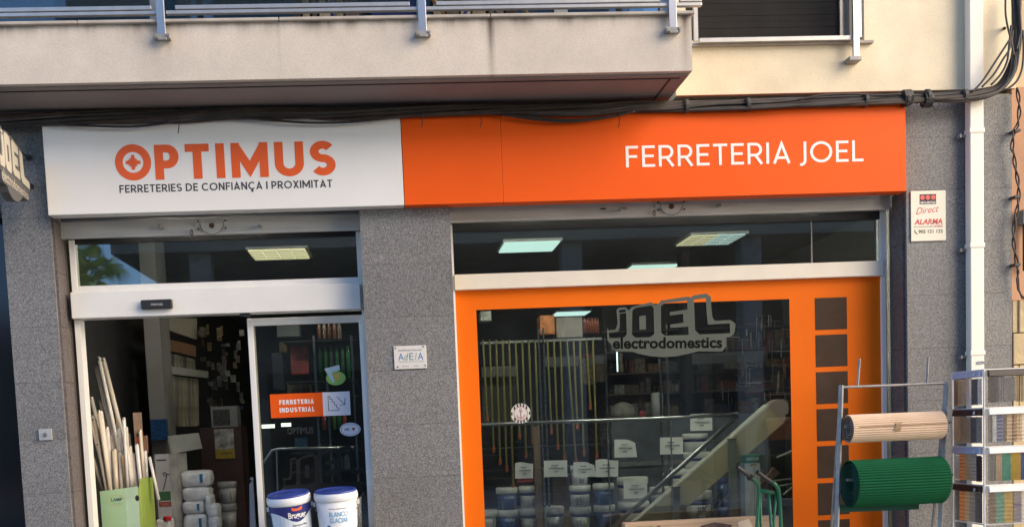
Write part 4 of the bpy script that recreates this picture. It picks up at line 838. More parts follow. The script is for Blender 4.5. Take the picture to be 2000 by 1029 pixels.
part(ht, 'crossbar', MB().tube([hp(492, 588, -.41), hp(742, 628, -.41)], rt * 1.2, 10), GRNF, smooth=True)
part(ht, 'brace_tube', MB().tube([hp(518, 600, -.405), hp(525, 1029, -.40), hp(527, 1250, -.40)], rt * .8, 8), GRNF, smooth=True)
part(ht, 'brace_tube', MB().tube([hp(615, 612, -.405), hp(648, 1029, -.40), hp(660, 1250, -.40)], rt, 8), GRNF, smooth=True)
part(ht, 'brace_tube', MB().tube([hp(706, 625, -.405), hp(672, 1029, -.40), hp(658, 1250, -.40)], rt, 8), GRNF, smooth=True)
a, b = hp(470, 1300, -.41), hp(772, 1300, -.41)
part(ht, 'lower_frame', MB().tube([a, (a.x, -.42, .12)], rt * 1.15, 8).tube([b, (b.x, -.42, .12)], rt * 1.15, 8).tube([(a.x, -.42, .12), (b.x, -.42, .12)], rt, 8), GRNF)
part(ht, 'toe_plate', MB().box((a.x - .02, -.62, .006), (b.x + .02, -.42, .016)), GRNF)
for x in (a.x - .05, b.x + .05): part(ht, 'wheel', MB().tube([(x - .025, -.36, .12), (x + .025, -.36, .12)], .12, 20), BLACKP)

# ---- carpet roll stand
ky = -.62
st = thing('carpet_stand', 'grey tubular stand holding rolled matting in front of the brown squares', 'display stand', (P(1740, 900, ky).x, ky, 0))
pa, pb = P(1643, 752, ky + .10), P(1634, 1029, ky); pc, pd = P(1848, 745, ky + .10), P(1836, 1029, ky)
def ext(a, b, z): return a + (b - a) * ((a.z - z) / (a.z - b.z))
part(st, 'upright', MB().tube([pa, ext(pa, pb, .0)], .019, 4), GALV); part(st, 'upright', MB().tube([pc, ext(pc, pd, .0)], .019, 4), GALV)
part(st, 'top_bar', MB().tube([P(1645, 756, ky + .10), P(1846, 748, ky + .10)], .0095, 8), GALV)
part(st, 'prong', MB().tube([P(1675, 752, ky + .10), P(1679, 700, ky + .10)], .009, 4), GALV); part(st, 'prong', MB().tube([P(1810, 749, ky + .10), P(1813, 697, ky + .10)], .009, 4), GALV)
part(st, 'rear_leg', MB().tube([pa, (pa.x, ky + .42, .01)], .012, 6), GALV); part(st, 'rear_leg', MB().tube([pc, (pc.x, ky + .42, .01)], .012, 6), GALV)
part(st, 'foot_bar', MB().tube([(pb.x, ky - .1, .02), (pb.x, ky + .42, .02)], .014, 6).tube([(pd.x, ky - .1, .02), (pd.x, ky + .42, .02)], .014, 6), GALV)
def carpet(lb, uA, uB, vA, vB, Rr, y, n, m, m_in, turns, tape=False, axle=True):
    A, B = P(uA, vA, y), P(uB, vB, y); zc_ = (A.z + B.z) / 2; t = thing('matting_roll', lb, 'matting roll', ((A.x + B.x) / 2, y, zc_ - Rr), 'rolls of ribbed matting on the stand')
    N = n * 6; prof = []
    for i in range(N):
        a = 2 * math.pi * i / N; ph = (i % 6) / 6.0; hh = abs(math.sin(math.pi * ph)); rr = Rr * (1 + .012 * math.sin(a + 1)) - .009 + .009 * hh ** .6
        prof.append((y + rr * math.cos(a), zc_ + rr * math.sin(a)))
    mb = MB(); segs = 8; jit = [0] + [random.uniform(-.0004, .0004) for _ in range(segs - 1)] + [0]
    for s in range(segs + 1):
        x = A.x + (B.x - A.x) * s / segs
        for (py, pz) in prof: mb.v.append((x, py, pz + jit[s]))
    for s in range(segs):
        for i in range(N): a0 = s * N + i; a1 = s * N + (i + 1) % N; mb.f.append((a0, a1, a1 + N, a0 + N))
    part(t, 'outer_layer', mb, m)
    sp = MB(); npts = turns * 26; th = .0045
    core = Rr * .36
    path = []
    for i in range(npts + 1):
        a = 2 * math.pi * i / 26 + 1.0; rr = core + (Rr - .009 - core) * i / npts; path.append((y + rr * math.cos(a), zc_ + rr * math.sin(a)))
    for i in range(npts):
        (y0, z0), (y1, z1) = path[i], path[i + 1]; n0 = len(sp.v); l = math.hypot(y1 - y0, z1 - z0) or 1; ny, nz = -(z1 - z0) / l * th / 2, (y1 - y0) / l * th / 2
        sp.v += [(A.x + .002, y0 - ny, z0 - nz), (A.x + .002, y1 - ny, z1 - nz), (A.x + .002, y1 + ny, z1 + nz), (A.x + .002, y0 + ny, z0 + nz), (B.x - .002, y0 - ny, z0 - nz), (B.x - .002, y1 - ny, z1 - nz), (B.x - .002, y1 + ny, z1 + nz), (B.x - .002, y0 + ny, z0 + nz)]
        sp.f += [(n0, n0 + 1, n0 + 2, n0 + 3), (n0, n0 + 4, n0 + 5, n0 + 1), (n0 + 3, n0 + 2, n0 + 6, n0 + 7), (n0 + 4, n0 + 7, n0 + 6, n0 + 5)]
    part(t, 'inner_turns', sp, m_in)
    if axle: part(t, 'axle', MB().tube([(pa.x - .01, y + .01, zc_ + core * .5), (pc.x - .005, y + .01, zc_ + core * .5)], .011, 8), GALV)
    if tape:
        tx = P(1741, 820, y).x
        mb = MB(); aa = [math.radians(q) for q in (196, 190, 184, 178, 172, 166, 160)]
        for a in aa: rr = Rr + .002; mb.v += [(tx - .022 + .006 * math.sin(a * 9), y + rr * math.cos(a), zc_ + rr * math.sin(a)), (tx + .022 + .006 * math.sin(a * 5), y + rr * math.cos(a), zc_ + rr * math.sin(a))]
        mb.f = [(2 * i, 2 * i + 2, 2 * i + 3, 2 * i + 1) for i in range(len(aa) - 1)]; part(t, 'tape', mb, mat('brown parcel tape', (.34, .23, .13), .35))
        part(t, 'loose_edge', MB().box((A.x + .04, y - Rr - .002, zc_ + .01), (B.x - .005, y - Rr + .003, zc_ + .0135)), mat('edge line', (.14, .09, .05), .8))
    return t
BEI = mat('beige ribbed matting', (.74, .56, .40), .8, var=.06, scale=6); BEI2 = mat('beige matting backing', (.30, .24, .20), .85)
GRM = mat('green ribbed matting', (.004, .088, .034), .9, var=.1, spec=.2, scale=6); GRM2 = mat('green matting backing', (.010, .075, .05), .85)
carpet('rolled beige ribbed matting with a piece of tape, on the top of the stand', 1656, 1837, 836, 831, .100, ky + .02, 36, BEI, BEI2, 3, True)
carpet('thick rolled dark green ribbed matting, below the beige roll', 1659, 1836, 943, 938, .168, ky + .0, 50, GRM, GRM2, 6)
fl = single('matting_flap', 'loose dark green matting end hanging below the green roll', 'matting', MB().prism([P(1640, 985, ky + .12), P(1640, 1000, ky + .12), P(1795, 994, ky + .12), P(1795, 980, ky + .12)], (0, .02, 0)), GRM2)
# ---- curtain sample rack
rk = thing('curtain_rack', 'white wire rack of hanging door curtain samples at the right edge', 'display rack', (P(1920, 900, -.75).x, -.75, 0))
yC, yL, yR = -.80, -.42, -.80
def LC(t, v, u0=None):
    "point on the angled left face, t from the far left post to the corner post"
    return None
Cx = P(1922, 745, yC).x; Lx = P(1860, 745, yL).x
Rx = Cx + .85
zt_r = P(1922, 722, yC).z
WIRE = mat('white rack wire', (.66, .66, .64), .4)
for (x, y, n) in ((Cx, yC, 'corner_post'), (Lx, yL, 'rack_post'), (Rx, yR, 'rack_post')): part(rk, n, MB().tube([(x, y, 0), (x, y, zt_r)], .0085, 6), WIRE)
part(rk, 'base', MB().prism([(Lx, yL, .01), (Cx, yC, .01), (Rx, yR, .01), (Rx, yL, .01)], (0, 0, .03)), WIRE)
rows = [722, 797, 873, 948, 1024, 1100]
rowz = [P(1922, v, yC).z for v in rows]
for z in rowz: part(rk, 'shelf_wire', MB().tube([(Lx, yL, z), (Cx, yC, z), (Rx, yR, z)], .006, 6), WIRE)
HW = mat('white header bar', (.74, .74, .72), .4); HBl = mat('pale blue header bar', (.42, .50, .68), .4); HBr = mat('dark brown header bar', (.035, .025, .022), .5)
palette = {}
def cm(c): return mat('strand %.2f %.2f %.2f' % c, c, .55, var=.12, scale=30)
def sample(lb, A, B, ztop, zbot, header, strands):
    t = thing('curtain_sample', lb, 'curtain sample', ((A[0] + B[0]) / 2, (A[1] + B[1]) / 2, zbot), 'door curtain samples on the rack')
    A = Vector((A[0], A[1], 0)); B = Vector((B[0], B[1], 0)); d = (B - A); L_ = d.length; d /= L_; nrm_ = Vector((d.y, -d.x, 0))
    def pp(s, o, z): return A + d * s + nrm_ * o + Vector((0, 0, z))
    part(t, 'header_bar', MB().prism([pp(.004, .018, ztop), pp(.004, -.004, ztop + .002), pp(.004, -.004, ztop - .045), pp(.004, .026, ztop - .040)], d * (L_ - .012)), header)
    part(t, 'price_tag', MB().prism([pp(L_ * .80, .028, ztop - .012), pp(L_ * .80, .031, ztop - .034), pp(L_ * .80 + .026, .031, ztop - .034), pp(L_ * .80 + .026, .028, ztop - .012)], nrm_ * .001), mat('tag paper', (.6, .62, .68), .6))
    s = .004
    tot = sum(k for _, _, k in strands); sc_ = (L_ - .005) / tot
    for (col, style, k) in strands:
        w_ = k * sc_; mb = MB(); n = max(2, int(w_ / .0085))
        if style == 'ribbon':
            nn_ = max(2, int(w_ / .012))
            for i in range(nn_):
                q0 = s + w_ * i / nn_; q1 = s + w_ * (i + .92) / nn_; mb.prism([pp(q0, .004, ztop - .045), pp(q1, .008, ztop - .045), pp(q1, .010 - .002, zbot), pp(q0, .002, zbot)], nrm_ * -.001)
        elif style == 'tube':
            for i in range(n): q = s + w_ * (i + .5) / n; mb.tube([pp(q, .006, ztop - .045), pp(q + random.uniform(-.001, .001), .006, zbot + random.uniform(0, .006))], .0029, 5)
        elif style == 'bead':
            for i in range(n):
                q = s + w_ * (i + .5) / n; z = ztop - .05 - .010 * (i % 2); j = 0
                while z > zbot + .012:
                    hh = .020; mb.tube([pp(q, .006, z), pp(q, .006, z - hh * .5), pp(q, .006, z - hh)], [.0026, .0056, .0026], 5, caps=False); z -= hh + .001; j += 1
        else:  # zigzag chenille
            for i in range(n):
                q = s + w_ * (i + .5) / n; zz_ = ztop - .045; pts = []
                for j in range(16): pts.append(pp(q + (.0028 if j % 2 else -.0028), .006 + (.002 if j % 2 else -.002), zz_ - (zz_ - zbot) * j / 15))
                mb.tube(pts, .0032, 4)
        part(t, 'strands', mb, cm(col)); s += w_
L0, C0 = (Lx + .012, yL - .012), (Cx - .006, yC + .006)
Rr0, Rr1 = (Cx + .018, yC - .006), (Cx + .018 + .62, yC - .006)
g, br, bk, wh, or_, tn, bl, gn, ye, dg_ = (.30, .28, .25), (.22, .14, .08), (.05, .04, .04), (.66, .64, .58), (.55, .20, .05), (.48, .36, .22), (.10, .13, .24), (.14, .34, .22), (.58, .38, .07), (.14, .13, .12)
zz = rowz
sample('curtain sample of brown and white beads under the pale blue bar, top left', L0, C0, zz[0] - .004, zz[1] + .03, HBl, [(br, 'bead', 1), (tn, 'bead', 2), (or_, 'ribbon', 1), (wh, 'tube', .6), (dg_, 'bead', 1.6), (wh, 'bead', 1)])
sample('curtain sample of tan and grey beads under a brown bar, second tier left', L0, C0, zz[1] - .006, zz[2] + .03, HBr, [(tn, 'tube', 1.4), (tn, 'bead', 2), (dg_, 'bead', 1.2), (g, 'bead', 1)])
sample('curtain sample with orange and chequered strands under the pale blue bar, third tier left', L0, C0, zz[2] - .006, zz[3] + .03, HBl, [(wh, 'bead', 1), (or_, 'zig', 1), (tn, 'tube', 1), (g, 'zig', 1.2), (bk, 'bead', 1)])
sample('curtain sample of orange and grey chenille under a dark brown bar, bottom tier left', L0, C0, zz[3] - .006, zz[4] + .01, HBr, [(bk, 'ribbon', 1), (or_, 'zig', 1.2), (tn, 'zig', 1), (g, 'zig', 1.2), (dg_, 'zig', 1.4)])
sample('curtain sample of black and grey strands under a brown bar, top right', Rr0, Rr1, zz[0] - .004, zz[1] + .035, HBr, [(bk, 'tube', 2), (dg_, 'tube', 1.2), (g, 'bead', 2.4), (bk, 'tube', 1.6), (g, 'tube', 1.2), (g, 'tube', 3), (br, 'bead', 3), (wh, 'tube', 3)])
sample('curtain sample of braided tan, navy and green strands, second tier right', Rr0, Rr1, zz[1] - .004, zz[2] + .03, HW, [(dg_, 'tube', .8), (wh, 'bead', .8), (bl, 'zig', 1.2), (br, 'tube', .8), (tn, 'zig', 1), (br, 'zig', 1), (tn, 'zig', 1), (wh, 'zig', 1), (dg_, 'zig', 1), (gn, 'zig', 2), (tn, 'zig', 3), (g, 'zig', 3)])
sample('curtain sample of flat green, yellow and blue ribbons, third tier right', Rr0, Rr1, zz[2] - .004, zz[3] + .03, HW, [(dg_, 'tube', 1.2), (tn, 'ribbon', 1), (gn, 'ribbon', 1.4), (ye, 'ribbon', 1.6), (bl, 'ribbon', 1.4), (wh, 'ribbon', 1), (g, 'ribbon', 2), (tn, 'ribbon', 4)])
sample('curtain sample of mustard, green and blue chenille, bottom tier right', Rr0, Rr1, zz[3] - .004, zz[4] + .01, HW, [(br, 'zig', 1.2), (gn, 'zig', 1.4), (ye, 'zig', 1.4), (bl, 'zig', 1.4), (wh, 'zig', 1.2), (tn, 'zig', 1.2), (g, 'zig', 2), (br, 'zig', 4)])
# ================================================================ THINGS INSIDE, BEHIND THE SHOP WINDOW
rnd = random.Random(11)
def pot(lb, uc, vt, dpx, hpx, y, lid, band, m_lab, txt, group='plastic paint pots stacked on the low shelf', w2='paint pot'):
    s = 2000.0 / (y - CAM.y); a = P(uc, vt, y); Rr = dpx / s / 2; Hh = hpx / s
    t = thing('paint_pot', lb, w2, (a.x, y, a.z - Hh), group); N = 24
    def lp(n, prof, m): me = MB().lathe(prof, N).mesh(n, (0, 0, 0), True); me.materials.append(m); o = bpy.data.objects.new(n, me); link(o, t); return o
    lp('body', [(Rr * .82, 0), (Rr * .93, Hh * .74)], m_lab); lp('lid', [(Rr * .95, Hh * .72), (Rr, Hh * .74), (Rr * .99, Hh * .985), (Rr * .95, Hh), (Rr * .8, Hh * .985)], lid)
    if band: lp('band', [(Rr * .915, Hh * .58), (Rr * .937, Hh * .70)], band)
    if txt:
        r0, r1 = Rr * .82, Rr * .93
        for k, (s_, x0, x1, z0, z1, m) in enumerate(txt):
            mb = text_mb(s_, (x0 * Rr, x1 * Rr, z0 * Hh, z1 * Hh), 0, .02) if s_ else MB().poly([(x0 * Rr, 0, z0 * Hh), (x1 * Rr, 0, z0 * Hh), (x1 * Rr, 0, z1 * Hh), (x0 * Rr, 0, z1 * Hh)])
            o2 = MB(); o2.f = mb.f
            for v in mb.v: rr = r0 + (r1 - r0) * min(1, v[2] / (Hh * .74)) + .003 + (.0015 if s_ else 0); q = -math.pi / 2 + v[0] / rr; o2.v.append((rr * math.cos(q), rr * math.sin(q), v[2]))
            me = o2.mesh('lettering' if s_ else 'label_field'); me.materials.append(m); o = bpy.data.objects.new('lettering' if s_ else 'label_field', me); link(o, t)
    return t
LID = mat('pot lid white', (.82, .81, .76), .4, var=.05); PBW = mat('pot grey white', (.62, .62, .60), .45, var=.12, scale=20); PBB = mat('pot blue label', (.035, .09, .26), .45, var=.25, scale=15); NV = mat('pot navy band', (.03, .04, .2), .45)
PGN = mat('pot green field', (.06, .2, .09), .5, var=.2, scale=30); PRD = mat('pot pink field', (.6, .08, .12), .5, var=.2, scale=30); PTN = mat('pot pale picture', (.5, .42, .32), .5, var=.4, scale=40)
col_ = [('COLOREX', -.35, .6, .52, .62, WTXT)]
sux = [('SUX', .2, .62, .32, .45, NV), ('', .18, .66, .1, .27, NV), ('PLUS', .22, .62, .13, .24, WTXT)]
py_ = 1.75
pot('pot with pink label at the left end of the paint pots', 948, 995, 46, 48, py_, LID, None, PBW, [('', -.6, .7, .35, .68, PRD), ('COLOREX', -.1, .6, .45, .58, WTXT)])
pot('upper pot with blue label and pale picture, first from the left', 989.5, 951, 43, 44, py_, LID, None, PBB, col_ + [('', -.55, .75, .05, .42, PTN)])
pot('lower pot with blue label in the leftmost stack of two', 991, 994, 43, 46, py_, LID, None, PBB, col_ + [('', -.1, .6, .1, .4, NV)])
pot('upper grey pot behind the wooden post', 1033, 948, 42, 43, py_, LID, NV, PBW, sux); pot('lower grey pot behind the wooden post', 1034, 991, 42, 46, py_, LID, NV, PBW, sux)
pot('single grey pot standing right of the wooden post', 1081, 988, 42, 46, py_, LID, NV, PBW, sux)
pot('top pot of the stack of three, partly behind a paper', 1131, 908, 36, 39, py_, LID, None, PBW, [('PLUS', -.2, .3, .1, .35, NV)])
pot('middle pot of the stack of three', 1132, 947, 43, 41, py_, LID, NV, PBW, [('SUX', -.5, -.05, .32, .45, NV), ('', -.52, -.02, .1, .27, NV), ('PLUS', -.48, -.05, .13, .24, WTXT), ('', .1, .7, .1, .45, PTN)])
pot('bottom pot of the stack of three', 1133, 988, 43, 46, py_, LID, NV, PBW, [('SUX', -.5, -.05, .32, .45, NV), ('', -.52, -.02, .1, .27, NV), ('PLUS', -.48, -.05, .13, .24, WTXT), ('', .1, .7, .1, .45, mat('pot yellowish', (.45, .42, .22), .5))])
pot('upper pot with blue and green label', 1178, 943, 43, 42, py_, LID, None, PBB, col_ + [('', -.6, .7, .05, .4, PGN)]); pot('lower pot with blue and green label', 1180, 985, 43, 46, py_, LID, None, PBB, col_ + [('', -.6, .7, .05, .4, PGN)])
pot('wide grey tub with a white paper on it', 1235, 931, 62, 48, py_, LID, NV, PBW, None); pot('lower wide grey tub with an orange price tag', 1237, 978, 62, 52, py_, LID, NV, PBW, [('', .1, .45, .78, .95, mat('orange tag', (.7, .2, .02), .5))])
pot('large blue banded tub behind the sloping beam, above the others', 1357, 846, 50, 38, 2.2, LID, NV, PBW, None); pot('large tub behind the middle of the sloping beam', 1360, 882, 52, 40, 2.2, LID, NV, PBW, None); pot('tub beside the upper part of the handrail', 1330, 915, 52, 42, 2.2, LID, NV, PBW, None)
pot('grey tub reading SUX PLUS below the sloping beam', 1363, 958, 56, 62, 2.0, LID, NV, PBW, [('SUX', -.3, .3, .35, .52, NV), ('', -.32, .34, .1, .30, NV), ('PLUS', -.25, .27, .13, .26, WTXT)])
pot('grey tub low between handrail and sloping beam', 1296, 950, 56, 40, 2.0, LID, None, PBW, None); pot('blue can between the two posts of the beam, upper', 1413, 933, 26, 40, 2.2, NV, None, PBB, None); pot('blue can between the two posts of the beam, lower', 1412, 976, 30, 44, 2.2, NV, None, PBB, None)
PAP = mat('white paper', (.80, .80, .78), .8, var=.04)
for (u0, v0, u1, v1, bend, lb) in ((1006, 904, 1041, 933, 1, 'leftmost paper notice, curled, beside the wooden post'), (1062, 899, 1108, 930, 0, 'flat paper notice right of the wooden post'), (1120, 902, 1160, 930, 2, 'paper notice on the stack of three pots with its corner lifted'), (1163, 898, 1207, 930, 1, 'paper notice over the blue and green pots'),
        (1200, 858, 1240, 892, 2, 'paper notice with torn corner in the middle of the window'), (1289, 854, 1334, 886, 0, 'paper notice just left of the handrail slope'), (1348, 808, 1391, 840, 0, 'highest paper notice, under the handrail bend'), (1218, 938, 1264, 972, 0, 'paper notice stuck on the wide grey tub')):
    y = 1.48; a, b, c_, d_ = P(u0, v0, y), P(u1, v0 - 1, y), P(u1, v1, y), P(u0, v1 + 1, y)
    if bend == 2: c_ = P(u1 + 4, v1, y)
    N = 8; mb = MB()
    for i in range(N + 1):
        f = i / N; o = (math.sin(f * 5) * .012 if bend else .002 * f); oz = (-.035 * max(0, f - .55) ** 1.4 * 3 if bend == 2 else math.sin(f * 5) * .008 if bend else 0)
        p, q = a.lerp(b, f), d_.lerp(c_, f); mb.v += [(p.x, y + o, p.z + oz), (q.x, y + o * .3 - .004, q.z)]
    mb.f = [(2 * i, 2 * i + 1, 2 * i + 3, 2 * i + 2) for i in range(N)]
    t = thing('paper_notice', lb, 'paper notice', tuple(d_), 'white paper notices behind the window'); part(t, 'sheet', mb, PAP, smooth=True)
    for k, (w0, w1) in enumerate(((.3, .62), (.2, .85), (.4, .6))):
        p = a.lerp(b, w0); q = a.lerp(b, w1); z = a.z + (d_.z - a.z) * (.3 + .2 * k)
        part(t, 'printed_line', MB().box((p.x, y - .009, z - .0045), (q.x, y - .0085, z + .0045)), mat('pale print', (.25, .25, .26), .8, var=.6, scale=90))
# shelving with chrome uprights and yellow hanging poles
gd = thing('shop_shelving', 'tall shelving with chrome uprights behind the left part of the shop window', 'shelving', (1.2, 1.95, 0))
for u, v0 in ((935.5, 650), (1056, 640), (1065, 640), (1185, 660), (1305, 632), (1291, 700)):
    a = P(u, 760, 1.7); up = part(gd, 'upright', MB().box((a.x - .008, 1.70, .0), (a.x + .008, 1.73, P(u, v0, 1.7).z)), CHROME)
    zz_ = P(u, 1029, 1.7).z; nb_ = []
    sl = MB()
    for k in range(40): sl.box((a.x - .0045, 1.698, .75 + k * .045), (a.x + .0045, 1.6995, .765 + k * .045))
    part(up, 'slots', sl, BLACKP, kind='stuff')
gx0_, gx1_ = P(930, 800, 1.75).x, P(1440, 800, 1.75).x
for v, m in ((870, 1), (912, 0), (1036, 1)):
    z = P(1100, v, 1.75).z; part(gd, 'shelf', MB().box((gx0_, 1.74 if v < 1000 else 1.5, z - .012), (P(1200, 800, 1.75).x if v < 1000 else gx1_, 2.25, z)), mat('dark shelf steel', (.05, .05, .05), .4, .5))
for v in (846, 864, 889, 935, 965): part(gd, 'shelf_wire', MB().tube([P(932, v, 1.69), P(1200, v - 9, 1.69)], .0018, 5), mat('dull wire', (.10, .09, .085), .5, .5))
zr_ = P(1050, 668, 1.8).z; part(gd, 'hanging_rail', MB().box((P(938, 668, 1.8).x, 1.78, zr_), (P(1175, 668, 1.8).x, 1.81, zr_ + .02)), STEEL)
YEL = mat('olive yellow pole', (.19, .165, .045), .5, var=.12, scale=4); TIP = mat('orange brown tip', (.35, .10, .04), .5, var=.3, scale=30)
vb = [815, 876, 900, 914, 950, 0, 0, 860, 0, 840, 870, 0, 900, 830, 0, 792, 888, 836, 860, 800, 840, 0]
for k in range(22):
    u = 943.5 + 12.7 * k if k < 9 else 1069 + (k - 9) * 12.7
    if u > 1165: break
    v1 = vb[k] or 845 + (k * 37) % 60
    tp_, bt = P(u, 664, 1.72), P(u + 8 + (10 if k == 12 else 0), v1, 1.70)
    t = thing('hanging_pole', 'thin yellow green pole with orange tip, %s from the left behind the window' % ORD[k], 'pole', tuple(bt), 'yellow poles hanging behind the window')
    part(t, 'shaft', MB().tube([tp_, bt], .0095, 6), YEL); part(t, 'tip', MB().tube([bt + Vector((0, 0, -.035)), bt + Vector((0, 0, .03))], .014, 6), TIP)
a = P(1049, 840, 1.62); b = P(1054, 1029, 1.62)
single('wooden_post', 'brown wooden batten standing between the stacks of paint pots', 'post', MB().prism([(b.x - .03, 1.60, 0), (b.x + .032, 1.60, 0), (b.x + .032, 1.63, 0), (b.x - .03, 1.63, 0)], (0, 0, P(1049, 832, 1.62).z)), mat('brown batten', (.17, .115, .07), .7, var=.15, scale=4, stretch=(6, 6, 1)))
single('kraft_panel', 'tall brown cardboard leaning between the pots and the stack of three', 'cardboard', slab((P(1078, 900, 2.0).x, P(1112, 900, 2.0).x, .3, P(1090, 925, 2.0).z), 2.0, 2.03), KRAFT)
def b_in(name, lb, cat, u0, v0, u1, v1, y, dep, m, group=None, bev=.004): return single(name, lb, cat, slab(R(u0, v0, u1, v1, y), y, y + dep), m, group, bev=bev)
b_in('cardboard_box', 'orange printed box on top of the shelving behind the window', 'box', 1054, 616, 1084, 652, 1.8, .2, mat('orange printed box', (.50, .17, .05), .6, var=.5, scale=14))
b_in('cardboard_box', 'plain grey brown box beside the orange box on top of the shelving', 'box', 1086, 620, 1138, 658, 1.85, .25, mat('grey brown box', (.24, .21, .18), .7))
b_in('cardboard_box', 'pale box at the upper left corner of the shop window', 'box', 938, 608, 960, 626, 1.8, .2, mat('pale box', (.4, .4, .36), .7, var=.3, scale=10))
for k in range(6):
    u = 1142 + k * 5.2; c = P(u, 650, 1.9); single('spray_can', 'reddish can in the row on top of the shelving left of the frosted logo', 'can', MB().lathe([(.012, 0), (.013, .11), (.007, .125), (.006, .14)], 12, tuple(c)), mat('red can', (.24, .07, .04), .4), 'cans on top of the shelving', smooth=True)
BGW = mat('blue grey cloth', (.105, .12, .14), .85, var=.25, scale=6)
bl_ = thing('covered_counter', 'large blue grey covered counter behind the handrail', 'counter', (P(1330, 900, 2.9).x, 2.9, 0))
part(bl_, 'side', slab((P(1196, 900, 2.9).x, P(1500, 900, 2.9).x, 0, P(1330, 812, 2.9).z), 2.9, 3.5), BGW)
part(bl_, 'edge_strip', slab((P(1196, 900, 2.88).x, P(1420, 900, 2.88).x, P(1330, 906, 2.88).z, P(1330, 897, 2.88).z), 2.88, 2.898), mat('grey strip', (.2, .2, .2), .6, var=.5, scale=20, stretch=(1, 1, 8)))
c = P(1223, 812, 2.95); single('white_sack', 'round pale grey sack lying on the covered counter', 'sack', MB().lathe([(.10, 0), (.13, .05), (.125, .10), (.08, .15), (.02, .17)], 18, (c.x, 3.1, c.z - .02)), mat('pale sack', (.26, .25, .22), .9, var=.25, scale=14, bump=.6), smooth=True)
c = P(1259, 812, 2.9); single('red_ball', 'dull red ball beside the pale sack', 'ball', MB().lathe([(.01, 0), (.03, .012), (.042, .04), (.03, .068), (.01, .08)], 14, (c.x, 3.0, c.z - .02)), mat('dull red', (.35, .05, .06), .6), smooth=True)
c = P(1289, 812, 2.9); single('white_drum', 'white cylindrical drum on the counter behind the handrail', 'drum', MB().lathe([(.062, 0), (.064, .24), (.055, .255), (.02, .26)], 18, (c.x, 3.0, c.z - .01)), mat('white drum', (.42, .43, .43), .5), smooth=True)
# merchandise on shelving at the back, seen through the glass
bg_ = thing('back_shelving', 'dark wall shelving full of goods at the back right of the window', 'shelving', (P(1400, 800, 4.2).x, 4.6, 0))
for v in (640, 680, 722, 762, 806): part(bg_, 'shelf', slab((P(1180, 740, 4.2).x, P(1700, 740, 4.2).x, P(1370, v, 4.2).z - .02, P(1370, v, 4.2).z), 4.2, 4.7), mat('shelf brown', (.05, .04, .035), .7))
part(bg_, 'back_panel', slab((P(1180, 740, 4.7).x, P(1700, 740, 4.7).x, 0, 3.0), 4.7, 4.74), mat('shop back panel', (.02, .019, .019), .9))
for k, xx in enumerate((1.15, 2.2, 3.0)):
    t = thing('fill_light', 'fill light above the shop window inside, added out of view behind its head, %s' % ('left', 'middle', 'right')[k], 'fill light', (xx, .40, 3.22))  # added lamps out of view, brightening the goods behind the window
    part(t, 'housing', MB().box((xx - .45, .36, 3.22), (xx + .45, .43, 3.26)), WHITE_D); part(t, 'tube', MB().tube([(xx - .43, .40, 3.205), (xx + .43, .40, 3.205)], .014, 8), mat('fill tube', (.6, .6, .6), .5, emit=(1.0, .97, .82, 58.0)))
t = thing('fill_light', 'fill light inside above the open doorway, added out of view behind the header', 'fill light', (-1.4, .40, 3.22))  # added lamp out of view, lifting the light inside the doorway
part(t, 'housing', MB().box((-1.9, .36, 3.22), (-.9, .43, 3.26)), WHITE_D); part(t, 'tube', MB().tube([(-1.88, .40, 3.205), (-.92, .40, 3.205)], .012, 8), mat('door fill tube', (.6, .6, .6), .5, emit=(1.0, .95, .85, 40.0)))
names = {'red': (.30, .04, .03), 'brown': (.14, .08, .045), 'tan': (.30, .22, .13), 'grey': (.17, .17, .17), 'green': (.05, .13, .06), 'navy': (.03, .05, .14), 'ochre': (.32, .21, .05), 'white': (.42, .42, .40), 'orange': (.40, .14, .03)}
rown = {640: 'highest', 680: 'second', 722: 'third', 762: 'fourth', 806: 'lowest'}
for v in (680, 722, 762, 806):
    u = 1192
    while u < 1535:
        w_ = rnd.choice((7, 10, 14, 20, 26)); h_ = rnd.uniform(12, 30); cn = rnd.choice(list(names)); r = R(u, v - h_, u + w_, v, 4.25); zsh = P(1370, v, 4.2).z + .001
        kind = 'bottle' if w_ < 8 else 'box'
        if not (1335 < u < 1352):
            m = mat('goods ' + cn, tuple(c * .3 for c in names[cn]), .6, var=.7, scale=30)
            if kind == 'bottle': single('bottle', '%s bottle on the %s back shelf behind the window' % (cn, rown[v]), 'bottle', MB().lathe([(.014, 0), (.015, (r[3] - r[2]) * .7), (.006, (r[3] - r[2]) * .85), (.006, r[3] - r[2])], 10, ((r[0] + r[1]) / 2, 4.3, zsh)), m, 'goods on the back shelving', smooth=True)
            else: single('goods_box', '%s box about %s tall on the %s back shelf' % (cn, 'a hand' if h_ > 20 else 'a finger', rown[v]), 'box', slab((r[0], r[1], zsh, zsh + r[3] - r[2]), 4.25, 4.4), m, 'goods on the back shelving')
        u += w_ + rnd.choice((1, 2, 6))
single('dark_column', 'black column in front of the back shelving', 'column', slab((P(1338, 740, 3.9).x, P(1353, 740, 3.9).x, 0, 3.4), 3.9, 4.1), DARK)
